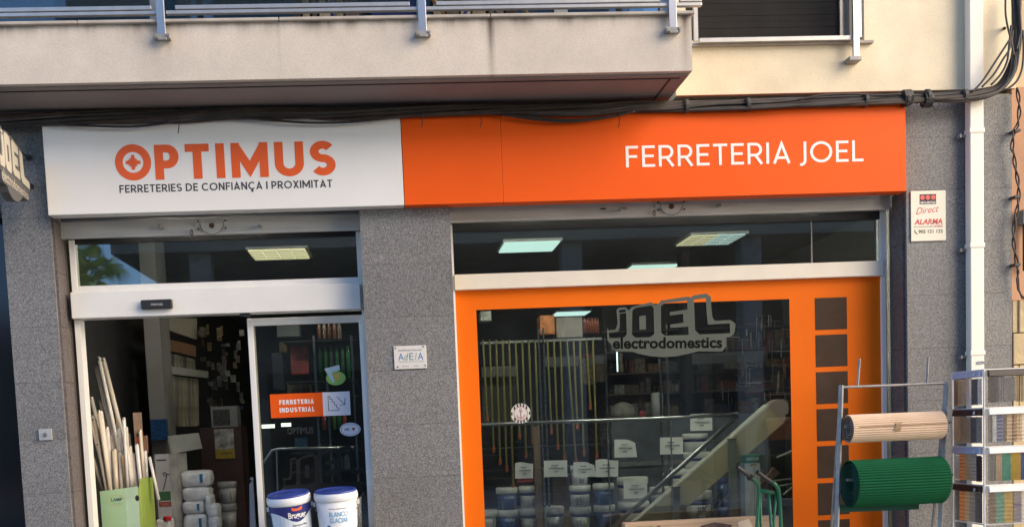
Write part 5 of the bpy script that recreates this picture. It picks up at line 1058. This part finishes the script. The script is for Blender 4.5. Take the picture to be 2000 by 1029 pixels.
# tools hanging at the right, thin metal bars
for k in range(85):
    u = rnd.uniform(1408, 1538); v = rnd.uniform(612, 800); hz = rnd.random() < .45; y = rnd.uniform(2.6, 3.6); L_ = rnd.uniform(12, 42); a = P(u, v, y); b = P(min(u + L_, 1560), v + rnd.uniform(-1, 1), y) if hz else P(u + rnd.uniform(-.6, .6), v + L_, y)
    cn = rnd.choice(['grey', 'grey', 'white', 'brown', 'tan', 'red'])
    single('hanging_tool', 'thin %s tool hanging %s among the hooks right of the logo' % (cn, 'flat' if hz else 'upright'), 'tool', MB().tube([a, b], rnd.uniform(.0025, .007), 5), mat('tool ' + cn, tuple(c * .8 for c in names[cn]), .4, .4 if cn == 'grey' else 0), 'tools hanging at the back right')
b_in('light_tube', 'small bright upright lamp tube below the left end of the frosted logo', 'lamp', 1204.5, 687, 1207.5, 725, 2.4, .02, mat('lit tube', (.6, .6, .6), .5, emit=(.8, .95, 1.0, .9)), bev=0)
b_in('cardboard_box', 'narrow tan box beside the small lamp tube', 'box', 1209, 690, 1217, 726, 2.5, .1, mat('goods tan', names['tan']))
b_in('signboard', 'long grey shelf board across the window at logo height', 'board', 1062, 697, 1186, 712, 3.6, .03, mat('grey board', (.09, .095, .105), .6))
b_in('signboard', 'grey panel behind the leftmost yellow poles', 'board', 940, 716, 1012, 734, 3.2, .03, mat('grey board light', (.13, .13, .12), .6))
b_in('signboard', 'blue grey shelf board right of the frosted logo', 'board', 1352, 690, 1500, 706, 3.7, .03, mat('grey board', (.09, .095, .105)))
b_in('cabinet', 'dull grey cabinet behind the leftmost yellow poles', 'cabinet', 940, 735, 1010, 830, 3.4, .5, mat('dull cabinet', (.07, .07, .06), .7, var=.2))
c = P(1148, 715, 2.6)
b_in('toy_box', 'tan box with a red top behind the yellow poles', 'box', 1136, 700, 1158, 750, 2.6, .15, mat('goods tan', names['tan'])); b_in('toy_box', 'small red box on the tan box behind the yellow poles', 'box', 1137, 692, 1156, 699, 2.6, .12, mat('goods red', names['red']))
b_in('toy_box', 'brown box at the end of the yellow poles', 'box', 1163, 710, 1183, 745, 2.6, .15, mat('goods brown', names['brown']))
b_in('red_tray', 'red tray on the shelf under the leftmost paper notice', 'tray', 1010, 932, 1042, 940, 1.8, .2, mat('red tray', (.4, .05, .03), .5))
# handrail and sloping beam
hr = thing('stair_handrail', 'steel stair handrail, level on the left and sloping down from its right end', 'handrail', (P(1440, 900, 1.0).x, 1.0, 0))
HY = 1.0
part(hr, 'rail', MB().tube([P(938, 829, HY), P(1300, 816, HY), P(1436, 809, HY)], .016, 10), STEEL, smooth=True)
part(hr, 'sloping_rail', MB().tube([P(1436, 809, HY), P(1440, 812, HY), P(1185, 1040, HY)], .020, 10), STEEL, smooth=True)
for u in (1186, 1310): a = P(u, 820, HY); part(hr, 'baluster', MB().tube([(a.x, HY, a.z), (a.x, HY, .0)], .006, 6), STEEL)
part(hr, 'end_cap', MB().tube([P(1428, 807, HY - .02), P(1441, 806, HY - .02)], .009, 8), STEEL)
BEIGE = mat('beige enamel', (.44, .39, .24), .55, var=.10, scale=3); GREEN_G = mat('grey green post', (.20, .22, .19), .5, var=.08)
sb = thing('sloping_beam', 'beige box beam sloping up to the right behind the handrail, with rounded end', 'conveyor', (P(1400, 950, 1.3).x, 1.3, 0))
BY_ = 1.30
part(sb, 'beam', MB().prism([P(1225, 1029 + 8, BY_), P(1502, 793, BY_), P(1530, 826, BY_), P(1318, 1010, BY_), P(1300, 1060, BY_), P(1200, 1060, BY_)], (0, .12, 0)), BEIGE)
part(sb, 'edge_trim', MB().prism([P(1225, 1036, BY_ - .003), P(1224, 1033, BY_ - .003), P(1501, 789, BY_ - .003), P(1503, 792.5, BY_ - .003)], (0, .13, 0)), mat('pale edge trim', (.62, .60, .50), .4))
ce = [(1502, 793), (1510, 784), (1520, 779), (1530, 779), (1538, 785), (1541, 795), (1540, 805), (1536, 815), (1530, 826)]
part(sb, 'end_cap', MB().prism([P(u, v, BY_ - .006) for u, v in ce], (0, .14, 0)), mat('rosy grey plastic', (.36, .29, .25), .5, var=.05))
part(sb, 'cap_switch', MB().prism([P(u, v, BY_ - .012) for u, v in ((1534, 811), (1536, 808), (1541, 809), (1540, 815), (1535, 816))], (0, .005, 0)), BLACKP)
for u0, u1, vt in ((1313, 1327, 952), (1423, 1437, 858)):
    a, b = P(u0, vt, BY_ - .04), P(u1, vt, BY_ - .04); pq = part(sb, 'post', MB().box((a.x, BY_ - .05, 0), (b.x, BY_ - .008, a.z)), GREEN_G); part(pq, 'post_cap', MB().box((a.x - .004, BY_ - .055, a.z), (b.x + .004, BY_ - .004, a.z + .006)), DARK)
for v in (1000, 1022): part(sb, 'cable_run', MB().tube([P(1330, v + 40, 1.5), P(1425, v - 60, 1.5)], .006, 5), mat('grey cable', (.3, .3, .28), .5))
# tall green and white carton
tb_ = thing('tall_carton', 'tall narrow white carton with green top standing behind the hand truck', 'carton', (P(1466, 950, .8).x, .8, 0))
y = .75; r = R(1454, 888, 1487, 1029, y); xs_ = P(1443, 900, y + .12).x
part(tb_, 'front', MB().box((r[0], y, .0), (r[1], y + .09, r[3] - .07)), mat('white carton', (.85, .87, .82), .6, var=.04))
part(tb_, 'top_band', MB().box((r[0] - .0, y - .001, r[3] - .0695), (r[1] + .001, y + .091, r[3])), mat('carton green', (.02, .26, .13), .5))
part(tb_, 'side', MB().prism([(r[0] - .001, y, 0), (xs_, y + .09, 0), (xs_, y + .09, r[3] - .07), (r[0] - .001, y, r[3] - .07)], (.001, .004, 0)), mat('carton blue side', (.22, .28, .40), .6, var=.12, scale=8))
part(tb_, 'side_band', MB().prism([(r[0] - .001, y, r[3] - .069), (xs_, y + .09, r[3] - .069), (xs_, y + .09, r[3] - .004), (r[0] - .001, y, r[3])], (.001, .004, 0)), mat('carton dark green', (.01, .09, .06), .5))
part(tb_, 'lettering', text_mb('NORTENE', (r[0] + .015, r[1] - .012, r[3] - .048, r[3] - .024), y - .002, .03), WTXT)
part(tb_, 'centre_line', MB().box(((r[0] + r[1]) / 2 + .012, y - .001, .1), ((r[0] + r[1]) / 2 + .015, y + .0, r[3] - .11)), BLTXT)
part(tb_, 'picture', MB().poly([(r[0] + .045, y - .002, r[3] - .10), (r[0] + .055, y - .002, r[3] - .078), (r[0] + .09, y - .002, r[3] - .075), (r[0] + .105, y - .002, r[3] - .1), (r[0] + .08, y - .002, r[3] - .09)]), mat('yellow print', (.5, .33, .05), .5, var=.5, scale=60))
single('wooden_plank', 'brown plank end tilted behind the hand truck grips', 'plank', MB().prism([P(u, v, .9) for u, v in ((1488, 945), (1512, 912), (1524, 923), (1489, 952))], (0, .05, 0)), mat('plank brown', (.16, .09, .055), .6, var=.2, scale=5))
for k, (p, q) in enumerate((((1495, 941), (1545, 935)), ((1520, 950), (1546, 944)), ((1530, 966), (1548, 950)), ((1517, 893), (1549, 880)))): single('metal_bracket', ['upper pale metal strip behind the plank', 'lower pale metal strip behind the plank', 'short slanted metal strip near the orange border', 'metal strip above the plank near the orange border'][k], 'metal strip', MB().tube([P(*p, 1.2), P(*q, 1.2)], .012, 4), mat('dull strip', (.15, .15, .13), .5, .3))

# ================================================================ THINGS INSIDE THE DOORWAY
TUBE = [mat('old lamp tube %d' % i, c, .32, var=.10, scale=5) for i, c in enumerate(((.60, .56, .48), (.52, .46, .36), (.66, .62, .56), (.56, .48, .36)))]
CAPM = mat('lamp cap metal', (.35, .33, .30), .4, .7)
tl_ = [(463, 235, 545, 480, 600, 9), (483, 238, 572, 510, 640, 10), (455, 262, 540, 480, 590, 8), (448, 275, 525, 470, 585, 8), (428, 420, 470, 600, 530, 9), (470, 438, 505, 600, 560, 8), (487, 425, 515, 640, 575, 9), (463, 485, 490, 680, 515, 9), (473, 487, 495, 680, 520, 9), (415, 498, 455, 660, 510, 8), (432, 510, 470, 680, 520, 10), (405, 612, 440, 720, 485, 9), (446, 710, 470, 790, 490, 9), (545, 480, 562, 640, 590, 8), (580, 517, 595, 700, 600, 8), (535, 665, 540, 760, 545, 12), (565, 672, 568, 760, 570, 10), (608, 650, 615, 760, 624, 10), (622, 680, 632, 760, 640, 9), (657, 573, 667, 700, 678, 8), (679, 670, 684, 740, 690, 9), (592, 560, 600, 700, 612, 7), (700, 700, 715, 800, 735, 7), (440, 520, 470, 680, 505, 10), (500, 560, 515, 700, 530, 10), (552, 600, 562, 720, 575, 11), (478, 560, 500, 700, 530, 10), (520, 590, 535, 720, 552, 9), (590, 600, 605, 720, 618, 9), (460, 640, 480, 760, 500, 10), (640, 640, 650, 740, 662, 9), (505, 640, 515, 750, 525, 10), (555, 560, 575, 700, 590, 9)]
for k, (u0, v0, um, vm, u1, th) in enumerate(tl_):
    y = .62 + .012 * (k % 7) + (.06 if v0 < 450 else 0); f = lambda x, z: (x / 2.398, 600 + z / 2.398)
    a = P(*f(u0, v0), y); b = P(*f(u1, 860), y - .03); d_ = (b - a); bt = a + d_ * 1.25
    hgt = 'tall' if v0 < 300 else 'mid height' if v0 < 520 else 'short'
    t = thing('fluorescent_tube', '%s used fluorescent tube, tip %s from the left in the lamp box' % (hgt, ORD[sorted(tl_).index((u0, v0, um, vm, u1, th))]), 'lamp tube', tuple(bt), 'used lamp tubes standing in the green box')
    rr = th / 2.398 / 240 / 2 * 2.0
    part(t, 'glass_tube', MB().tube([a + d_ * .02, bt], rr, 10), TUBE[k % 4], smooth=True); part(t, 'end_cap', MB().tube([a, a + d_ * .022], rr * 1.06, 10), CAPM)
    part(t, 'contact_pins', MB().tube([a - d_ * .012 + Vector((rr * .4, 0, 0)), a + Vector((rr * .4, 0, 0))], .0016, 4).tube([a - d_ * .012 - Vector((rr * .4, 0, 0)), a - Vector((rr * .4, 0, 0))], .0016, 4), CAPM)
for (u0, v0, u1, v1, w_, c, lb, mark) in ((640, 492, 662, 800, 35, (.30, .20, .13), 'brown lamp carton with orange marks sticking out of the green box', 1), (525, 545, 552, 720, 24, (.38, .25, .10), 'ochre lamp carton among the tubes', 0), (512, 462, 526, 600, 14, (.28, .15, .07), 'small brown carton behind the tubes', 0), (576, 690, 590, 850, 14, (.40, .26, .13), 'thin tan carton with orange mark among the tubes', 2), (678, 600, 682, 670, 18, (.2, .1, .06), 'dark brown carton at the right of the tubes', 0), (598, 590, 612, 720, 16, (.12, .11, .11), 'dark grey carton among the tubes', 0)):
    y = .70 if mark != 2 else .6; a, b = P(u0 / 2.398, 600 + v0 / 2.398, y), P(u1 / 2.398, 600 + v1 / 2.398, y); h = w_ / 2.398 / 240 / 2; b = a + (b - a) * 1.15
    t = thing('lamp_carton', lb, 'carton', tuple(b), 'cartons in the lamp box'); part(t, 'carton', MB().prism([a + Vector((-h, 0, 0)), a + Vector((h, 0, 0)), b + Vector((h, 0, 0)), b + Vector((-h, 0, 0))], (0, .03, 0)), mat('carton %.2f' % c[1], c, .8, var=.2, scale=12))
    if mark == 1:
        for q in (.36, .80): e = a + (b - a) * q; part(t, 'printed_mark', MB().box((e.x - .024, y - .001, e.z - .025), (e.x + .024, y - .0003, e.z + .022)), mat('orange carton print', (.55, .14, .05), .6)); part(t, 'printed_mark', MB().box((e.x - .014, y - .001, e.z + .028), (e.x + .014, y - .0003, e.z + .05)), BLTXT)
lb_ = thing('lamp_recycling_box', 'open pale green and lime cardboard box reading LAMP, full of used tubes', 'cardboard box', (P(245, 990, .5).x, .5, 0))
yb = .48; A_, B_, C_ = P(195, 959, yb), P(269, 949, yb), P(298, 931, yb + .22)
GB = mat('pale green carton', (.34, .52, .30), .6, var=.05, scale=3); LM = mat('lime carton', (.21, .29, .05), .6, var=.08, scale=6); CI = mat('carton inside', (.30, .26, .18), .9)
part(lb_, 'front_panel', MB().prism([(A_.x, yb, 0), (B_.x, yb, 0), (B_.x, yb, B_.z), (A_.x, yb, A_.z)], (0, .004, 0)), GB)
part(lb_, 'front_fold', MB().prism([(A_.x + .19, yb - .001, 0), (B_.x, yb - .001, 0), (B_.x, yb - .001, B_.z - .001), (A_.x + .19, yb - .001, A_.z + .018)], (0, .0008, 0)), mat('paler green carton', (.42, .58, .40), .6))
part(lb_, 'side_panel', MB().prism([(B_.x + .001, yb, 0), (C_.x, yb + .22, 0), (C_.x, yb + .22, C_.z), (B_.x + .02, yb + .03, B_.z + .06), (B_.x + .001, yb, B_.z - .03)], (.0, .004, 0)), LM)
part(lb_, 'side_panel', MB().prism([(A_.x, yb + .005, 0), (A_.x, yb + .22, 0), (A_.x, yb + .22, A_.z), (A_.x, yb + .005, A_.z)], (.004, 0, 0)), CI); part(lb_, 'back_panel', MB().box((A_.x, yb + .23, 0), (C_.x, yb + .234, A_.z)), CI)
part(lb_, 'lettering', text_mb('LAMP', (P(217, 975, yb).x, P(239, 975, yb).x, P(228, 978, yb).z, P(228, 971.5, yb).z), yb - .002, .02), mat('dark teal print', (.04, .10, .10), .6))
part(lb_, 'lettering', text_mb('recicla', (P(222, 975, yb).x, P(236, 975, yb).x, P(228, 984, yb).z, P(228, 981, yb).z), yb - .002, 0), mat('teal print', (.15, .35, .33), .6))
ar = MB(); cc_ = P(228, 977, yb); strip(ar, [(cc_.x + .06 * math.cos(math.radians(q)), cc_.z + .045 * math.sin(math.radians(q))) for q in range(20, 161, 10)], .003, lambda a, yy: (a[0], yy, a[1]), yb - .002); strip(ar, [(cc_.x + .05 * math.cos(math.radians(q)), cc_.z + .045 * math.sin(math.radians(q))) for q in range(200, 341, 10)], .003, lambda a, yy: (a[0], yy, a[1]), yb - .002); part(lb_, 'printed_arc', ar, mat('peach print', (.6, .35, .15), .6))
e = P(279, 962, yb + .1); ws_ = MB()
for k in range(5): ws_.tube([(e.x - .012 + .004 * k, yb + .06, e.z - .01 - .012 * k), (e.x + .014, yb + .062, e.z + .02 - .012 * k)], .004, 4)
part(lb_, 'printed_wisps', ws_, mat('pale tan print', (.55, .5, .33), .7)); part(lb_, 'hand_hole', MB().prism(disc(P(268, 972, yb - .002), .016, yb - .0025, 10, .024), (0, .0012, 0)), BLACKP)
# column, hanging goods, shelf on the left wall
single('concrete_column', 'grey plastered column inside the doorway', 'column', slab((P(281, 640, 1.9).x, P(308, 640, 1.9).x + .02, 0, CZ), 1.9, 2.3), mat('column plaster', (.25, .24, .22), .9, var=.12, scale=4))
single('blue_broom_head', 'blue bristle broom head on the column inside the doorway', 'broom', slab(R(293, 819, 326, 858, 1.8), 1.8, 1.88), mat('blue bristles', (.01, .06, .18), .9, var=.6, scale=60))
def dq(name, lb, cat, pts, y0, y1, m, group=None):
    "slanting quad on the left wall running back: two points at y0 and two at y1"
    a, b, c_, d_ = pts; return single(name, lb, cat, MB().prism([P(*a, y0), P(*b, y1), P(*c_, y1), P(*d_, y0)], (.02, 0, 0)), m, group)
CW = mat('cream carton', (.40, .37, .30), .8, var=.08); 
dq('white_carton', 'cream carton high on the shelf at the top of the doorway', 'carton', ((326, 620), (381, 622), (381, 663), (326, 645)), 2.4, 3.4, CW)
dq('brown_carton', 'long brown carton under the cream carton in the doorway', 'carton', ((311, 659), (379, 675), (379, 697), (312, 681)), 2.35, 3.3, mat('brown carton', (.24, .13, .07), .8))
for k in range(7): dq('hanging_pack', 'pale packet, %s from the column in the upper hanging row of the doorway' % ORD[k], 'packet', ((322 + k * 8, 688 + k * 2), (329 + k * 8, 690 + k * 2), (330 + k * 8, 717 + k * 1.6), (323 + k * 8, 714 + k * 1.6)), 2.5 + k * .1, 2.6 + k * .1, mat('packet %d' % (k % 3), ((.26, .25, .20), (.14, .15, .14), (.32, .30, .24))[k % 3], .6, var=.4, scale=15), 'packets hanging in the doorway')
dq('price_rail', 'white price rail on the wall inside the doorway', 'shelf rail', ((314, 713), (403, 725), (403, 738), (314, 728)), 2.3, 3.4, mat('white rail', (.48, .48, .44), .5))
for k in range(8): dq('hanging_pack', 'long blister pack, %s from the column in the lower hanging row of the doorway' % ORD[k], 'packet', ((324 + k * 7.6, 732 + k), (330.5 + k * 7.6, 733 + k), (332 + k * 7.6, 832 - k * .3), (326 + k * 7.6, 834 - k * .3)), 2.5 + k * .1, 2.6 + k * .1, mat('blister %d' % (k % 3), ((.30, .26, .19), (.36, .32, .25), (.22, .20, .16))[k % 3], .5, var=.4, scale=8), 'long packs hanging in the doorway')
dq('grey_board', 'grey white board leaning above the plastic wrapped packs', 'board', ((327, 851), (384, 845), (391, 875), (333, 886)), 1.7, 1.9, mat('greyish board', (.42, .42, .38), .8))
t = thing('trimmer_carton', 'tall white carton with a picture of a black garden trimmer', 'carton', (P(325, 1000, 1.2).x, 1.2, 0))
y = 1.15; r = R(302, 887, 337, 1012, y); part(t, 'front', MB().box((r[0], y, 0), (r[1], y + .01, r[3])), mat('white carton dull', (.46, .46, .44), .7)); part(t, 'side', MB().prism([(r[1] + .001, y, 0), (r[1] + .09, y + .3, 0), (r[1] + .09, y + .3, r[3]), (r[1] + .001, y, r[3])], (0, .004, 0)), mat('carton side dull', (.34, .33, .30), .7, var=.3, scale=9))
part(t, 'printed_band', MB().box((r[0] + .01, y - .001, P(320, 977, y).z), (r[1] - .003, y - .0003, P(320, 959, y).z)), mat('dark green print', (.04, .13, .05), .6, var=.3, scale=20)); part(t, 'printed_band', MB().box((r[0] + .01, y - .001, P(320, 989, y).z), (r[1] - .003, y - .0003, P(320, 979, y).z)), mat('dull red print', (.28, .05, .035), .6))
part(t, 'printed_line', MB().box((r[0] + .012, y - .001, P(320, 899, y).z), (r[1] - .02, y - .0003, P(320, 896.5, y).z)), BLTXT)
tr = MB(); g_ = lambda u, v: P(u, v, y - .001)
tr.tube([g_(319, 957), g_(324, 935), g_(326, 925)], .004, 4).tube([g_(318, 924), g_(322, 922), g_(328, 926), g_(331, 925)], .004, 4).tube([g_(318, 924), g_(320, 928), g_(326, 929)], .003, 4); part(t, 'picture_trimmer', tr, BLACKP)
part(t, 'lettering', text_mb('TRIMMER', (r[0] + .02, r[1] - .012, P(320, 988, y).z, P(320, 981, y).z), y - .0015, .01), mat('pink print', (.5, .2, .15), .6))
# plastic wrapped packs
PW = mat('crinkled plastic wrap', (.72, .71, .66), .28, var=.22, scale=14, bump=1.0, bscale=22)
for k, (u0, v0, u1, v1) in enumerate(((350, 920, 412, 951), (352, 952, 411, 978), (353, 979, 402, 1003), (354, 1004, 408, 1045), (398, 966, 414, 1005), (402, 985, 426, 1015), (404, 1008, 428, 1045))):
    y = 1.3 - .02 * k; r = R(u0, v0, u1, v1, y); mb = MB(); nx_, nz_ = 7, 5; cx_, cz_ = (r[0] + r[1]) / 2, (r[2] + r[3]) / 2; w_, h_ = (r[1] - r[0]) / 2, (r[3] - r[2]) / 2
    pr_ = []
    for i in range(11):
        ph = -math.pi / 2 + math.pi * i / 10
        for j in range(20):
            th = 2 * math.pi * j / 20; ex = .45; cs = lambda q: math.copysign(abs(math.cos(q)) ** ex, math.cos(q)); sn_ = lambda q: math.copysign(abs(math.sin(q)) ** ex, math.sin(q)); jj = 1 + rnd.uniform(-.05, .05)
            mb.v.append((cx_ + w_ * cs(ph) * cs(th) * jj, y + .12 + .12 * cs(ph) * sn_(th) * jj, cz_ + h_ * sn_(ph) * jj))
    for i in range(10):
        for j in range(20): mb.f.append((i * 20 + j, i * 20 + (j + 1) % 20, (i + 1) * 20 + (j + 1) % 20, (i + 1) * 20 + j))
    t = thing('wrapped_pack', ['topmost white plastic wrapped pack with a blue label', 'second white plastic wrapped pack from the top', 'third white wrapped pack from the top', 'lowest white wrapped pack with blue tape', 'small crumpled wrapped pack right of the third one', 'round crumpled pack at the right of the stack', 'lowest crumpled pack at the right of the stack'][k], 'wrapped pack', (cx_, y, r[2]), 'plastic wrapped packs stacked in the doorway')
    part(t, 'wrap', mb, PW, smooth=True)
    if k in (0, 2, 3): part(t, 'tape', MB().box((cx_ + w_ * .3, y - .004, cz_ - h_ * .4), (cx_ + w_ * .5, y + .01, cz_ + h_ * .6)), mat('blue tape', (.02, .16, .26), .5))
t = thing('jerry_can', 'whitish plastic can with a bright red cap beside the lamp box', 'can', (P(318, 1029, 1.0).x, 1.0, 0)); r = R(303, 1014, 336, 1060, 1.0); part(t, 'body', slab(r, 1.0, 1.15), PW, bev=.02); c = P(326, 1016, 1.0); part(t, 'cap', MB().lathe([(.033, 0), (.035, .03), (.028, .036)], 16, (c.x, 1.02, c.z)), mat('bright red cap', (.5, .02, .02), .4))
for k, (v0, v1, m) in enumerate(((940, 981, PTN), (982, 1035, PBW))):
    s = 2000 / (1.6 + 7.7); pot(['upper metal paint can with dark swoosh inside the doorway', 'lower paint can inside the doorway'][k], 443, v0, 37, v1 - v0, 1.6, mat('can lid', (.25, .24, .22), .4), None, mat('can label', (.30, .28, .24), .5, var=.5, scale=8), [('', -.6, .5, .15, .5, mat('dark swoosh', (.06, .04, .03), .5))] if k == 0 else None, group='paint cans in the doorway', w2='paint can')
b_in('dark_cabinet', 'dark reddish cabinet inside the doorway', 'cabinet', 390, 835, 482, 1029, 2.3, .4, mat('dark red cabinet', (.05, .022, .018), .6))
t = thing('wall_poster', 'poster with flowers and a yellow lower band on the dark cabinet', 'poster', tuple(P(438, 894, 2.28))); r = R(418, 838, 459, 894, 2.285); part(t, 'sheet', slab((r[0], r[1], r[2] + .09, r[3]), 2.285, 2.289), mat('poster print', (.30, .29, .26), .6, var=.8, scale=12)); pb_ = part(t, 'yellow_band', slab((r[0], r[1], r[2], r[2] + .089), 2.284, 2.289), mat('poster yellow', (.34, .24, .02), .6)); part(pb_, 'lettering', text_mb('OFERTA', (r[0] + .05, r[1] - .02, r[2] + .035, r[2] + .062), 2.283, .01), BLTXT)
t = thing('heater_carton', 'grey carton with ventilation grille on the cabinet inside the doorway', 'carton', tuple(P(438, 834, 2.3))); r = R(411, 794, 465, 835, 2.3); part(t, 'carton', slab(r, 2.3, 2.5), mat('grey carton', (.20, .20, .19), .7)); part(t, 'printed_picture', slab((r[0] + .02, r[1] - .07, r[2] + .03, r[3] - .03), 2.298, 2.2995), mat('black picture', (.03, .03, .03), .6, var=.9, scale=30))
for k in range(48):
    u = rnd.uniform(388, 480); v = rnd.uniform(640, 800); y = rnd.uniform(3.2, 4.0); cn = rnd.choice(['grey', 'white', 'brown', 'navy', 'ochre', 'grey']); r = RC(u, v, rnd.uniform(.02, .06), rnd.uniform(.03, .12), y)
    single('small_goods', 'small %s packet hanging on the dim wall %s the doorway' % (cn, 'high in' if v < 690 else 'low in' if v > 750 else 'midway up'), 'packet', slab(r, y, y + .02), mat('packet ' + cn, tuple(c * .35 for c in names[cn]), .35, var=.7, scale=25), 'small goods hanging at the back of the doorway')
t = thing('folded_stand', 'narrow grey folding stand beside the sliding door edge', 'stand', (P(492, 1000, .5).x, .5, 0)); part(t, 'panel', MB().prism([P(u, v, .5) for u, v in ((487, 945), (494, 936), (499, 1029), (488, 1029))], (0, .03, 0)), mat('grey stand', (.30, .31, .33), .5)); part(t, 'knob', MB().prism(disc(P(492, 934, .48), .013, .47, 12), (0, .02, 0)), mat('grey stand', (.3, .3, .3)))
# goods seen through the sliding door
dg = thing('door_shelving', 'narrow shelving with chrome uprights behind the sliding door', 'shelving', (P(650, 800, 1.4).x, 1.45, 0))
for u, v in ((612, 655), (685, 655), (634, 740)): a = P(u + 8, 800, 1.4); part(dg, 'upright', MB().box((a.x - .010, 1.4, 0), (a.x + .010, 1.42, P(u, v, 1.4).z)), CHROME)
for v in (662, 741, 770, 880, 918): z = P(650, v, 1.42).z; part(dg, 'shelf', MB().box((P(560, 800, 1.42).x, 1.43, z - .015), (P(700, 800, 1.42).x, 1.75, z)), mat('dark shelf steel', (.05, .05, .05)))
def shelfgoods(u0, u1, v, hpx, wpx, cs, nm, lb, y=1.5, grp='goods on the shelving behind the sliding door'):
    u = u0; k = 0
    while u + wpx <= u1:
        r = R(u, v - hpx, u + wpx - 1.2, v, y); cn, c = cs[k % len(cs)]
        single(nm, lb % cn, nm.replace('_', ' '), MB().lathe([((r[1] - r[0]) / 2, 0), ((r[1] - r[0]) / 2, (r[3] - r[2]) * .8), ((r[1] - r[0]) / 4, (r[3] - r[2]) * .93), ((r[1] - r[0]) / 4, r[3] - r[2])], 12, ((r[0] + r[1]) / 2, y + .05, r[2])), mat('dg %s' % cn, c, .35, var=.3, scale=9), grp, smooth=True); u += wpx; k += 1
shelfgoods(620, 690, 737, 62, 11, [('dark green', (.02, .12, .03)), ('bright green', (.04, .25, .05)), ('grey green', (.08, .14, .08)), ('green', (.03, .18, .04))], 'tall_bottle', '%s tall bottle on the shelf behind the lime sticker')
shelfgoods(618, 668, 660, 30, 10, [('terracotta', (.36, .16, .09)), ('pale tan', (.42, .30, .2)), ('rust brown', (.3, .12, .07))], 'upright_box', '%s upright tube on the top shelf behind the sliding door')
shelfgoods(628, 685, 838, 30, 10, [('red', (.35, .05, .03)), ('dark', (.05, .05, .05)), ('lime', (.12, .25, .05)), ('green', (.04, .2, .05))], 'upright_box', '%s upright pack below the orange sticker, behind the glass')
shelfgoods(643, 690, 915, 28, 14, [('grey white', (.34, .35, .33))], 'detergent_bottle', '%s detergent bottle on the low shelf behind the door')
b_in('red_bag', 'red printed bag hanging behind the sliding door', 'bag', 566, 676, 604, 730, 1.6, .08, mat('red bag', (.26, .04, .025), .5, var=.5, scale=12)); b_in('ochre_box', 'ochre box near the top left behind the sliding door', 'box', 545, 668, 562, 688, 1.7, .1, mat('goods ochre', names['ochre'])); b_in('grey_carton', 'pale grey carton high behind the sliding door', 'carton', 540, 634, 585, 656, 2.2, .2, mat('pale grey carton', (.17, .18, .17), .7)); b_in('blue_box', 'blue box low behind the sliding door', 'box', 575, 855, 600, 872, 2.0, .1, mat('dim blue box', (.03, .09, .16), .6)); b_in('tan_carton', 'tan carton behind the orange sticker', 'carton', 560, 745, 606, 772, 1.8, .2, mat('goods tan', names['tan'])); b_in('dark_bag', 'black bag behind the sliding door left of the red bag', 'bag', 530, 690, 556, 760, 1.8, .1, mat('black bag', (.02, .022, .03), .4))
for u0, u1, v in ((511, 536, 832), (549, 568, 829)): b_in('reflection_strip', 'added glowing strip for a glass reflection, %s low behind the sliding door' % ('left' if u0 < 530 else 'right'), 'lamp', u0, v - 3, u1, v + 3, 8.5, .05, mat('glowing reflection strip', (.6, .6, .6), .5, emit=(.85, 1, .75, 1.0)), bev=0)  # glowing strips added in place of reflections in the door glass
h2 = thing('door_handrail', 'short steel handrail seen through the sliding door', 'handrail', (P(600, 900, 1.0).x, 1.0, 0)); part(h2, 'rail', MB().tube([P(513, 905, 1.0), P(531, 879, 1.0), P(545, 876, 1.0), P(692, 873, 1.0)], .012, 8), STEEL, smooth=True); part(h2, 'baluster', MB().tube([P(540, 878, 1.0), P(552, 1300, 1.0)], .007, 6), STEEL)
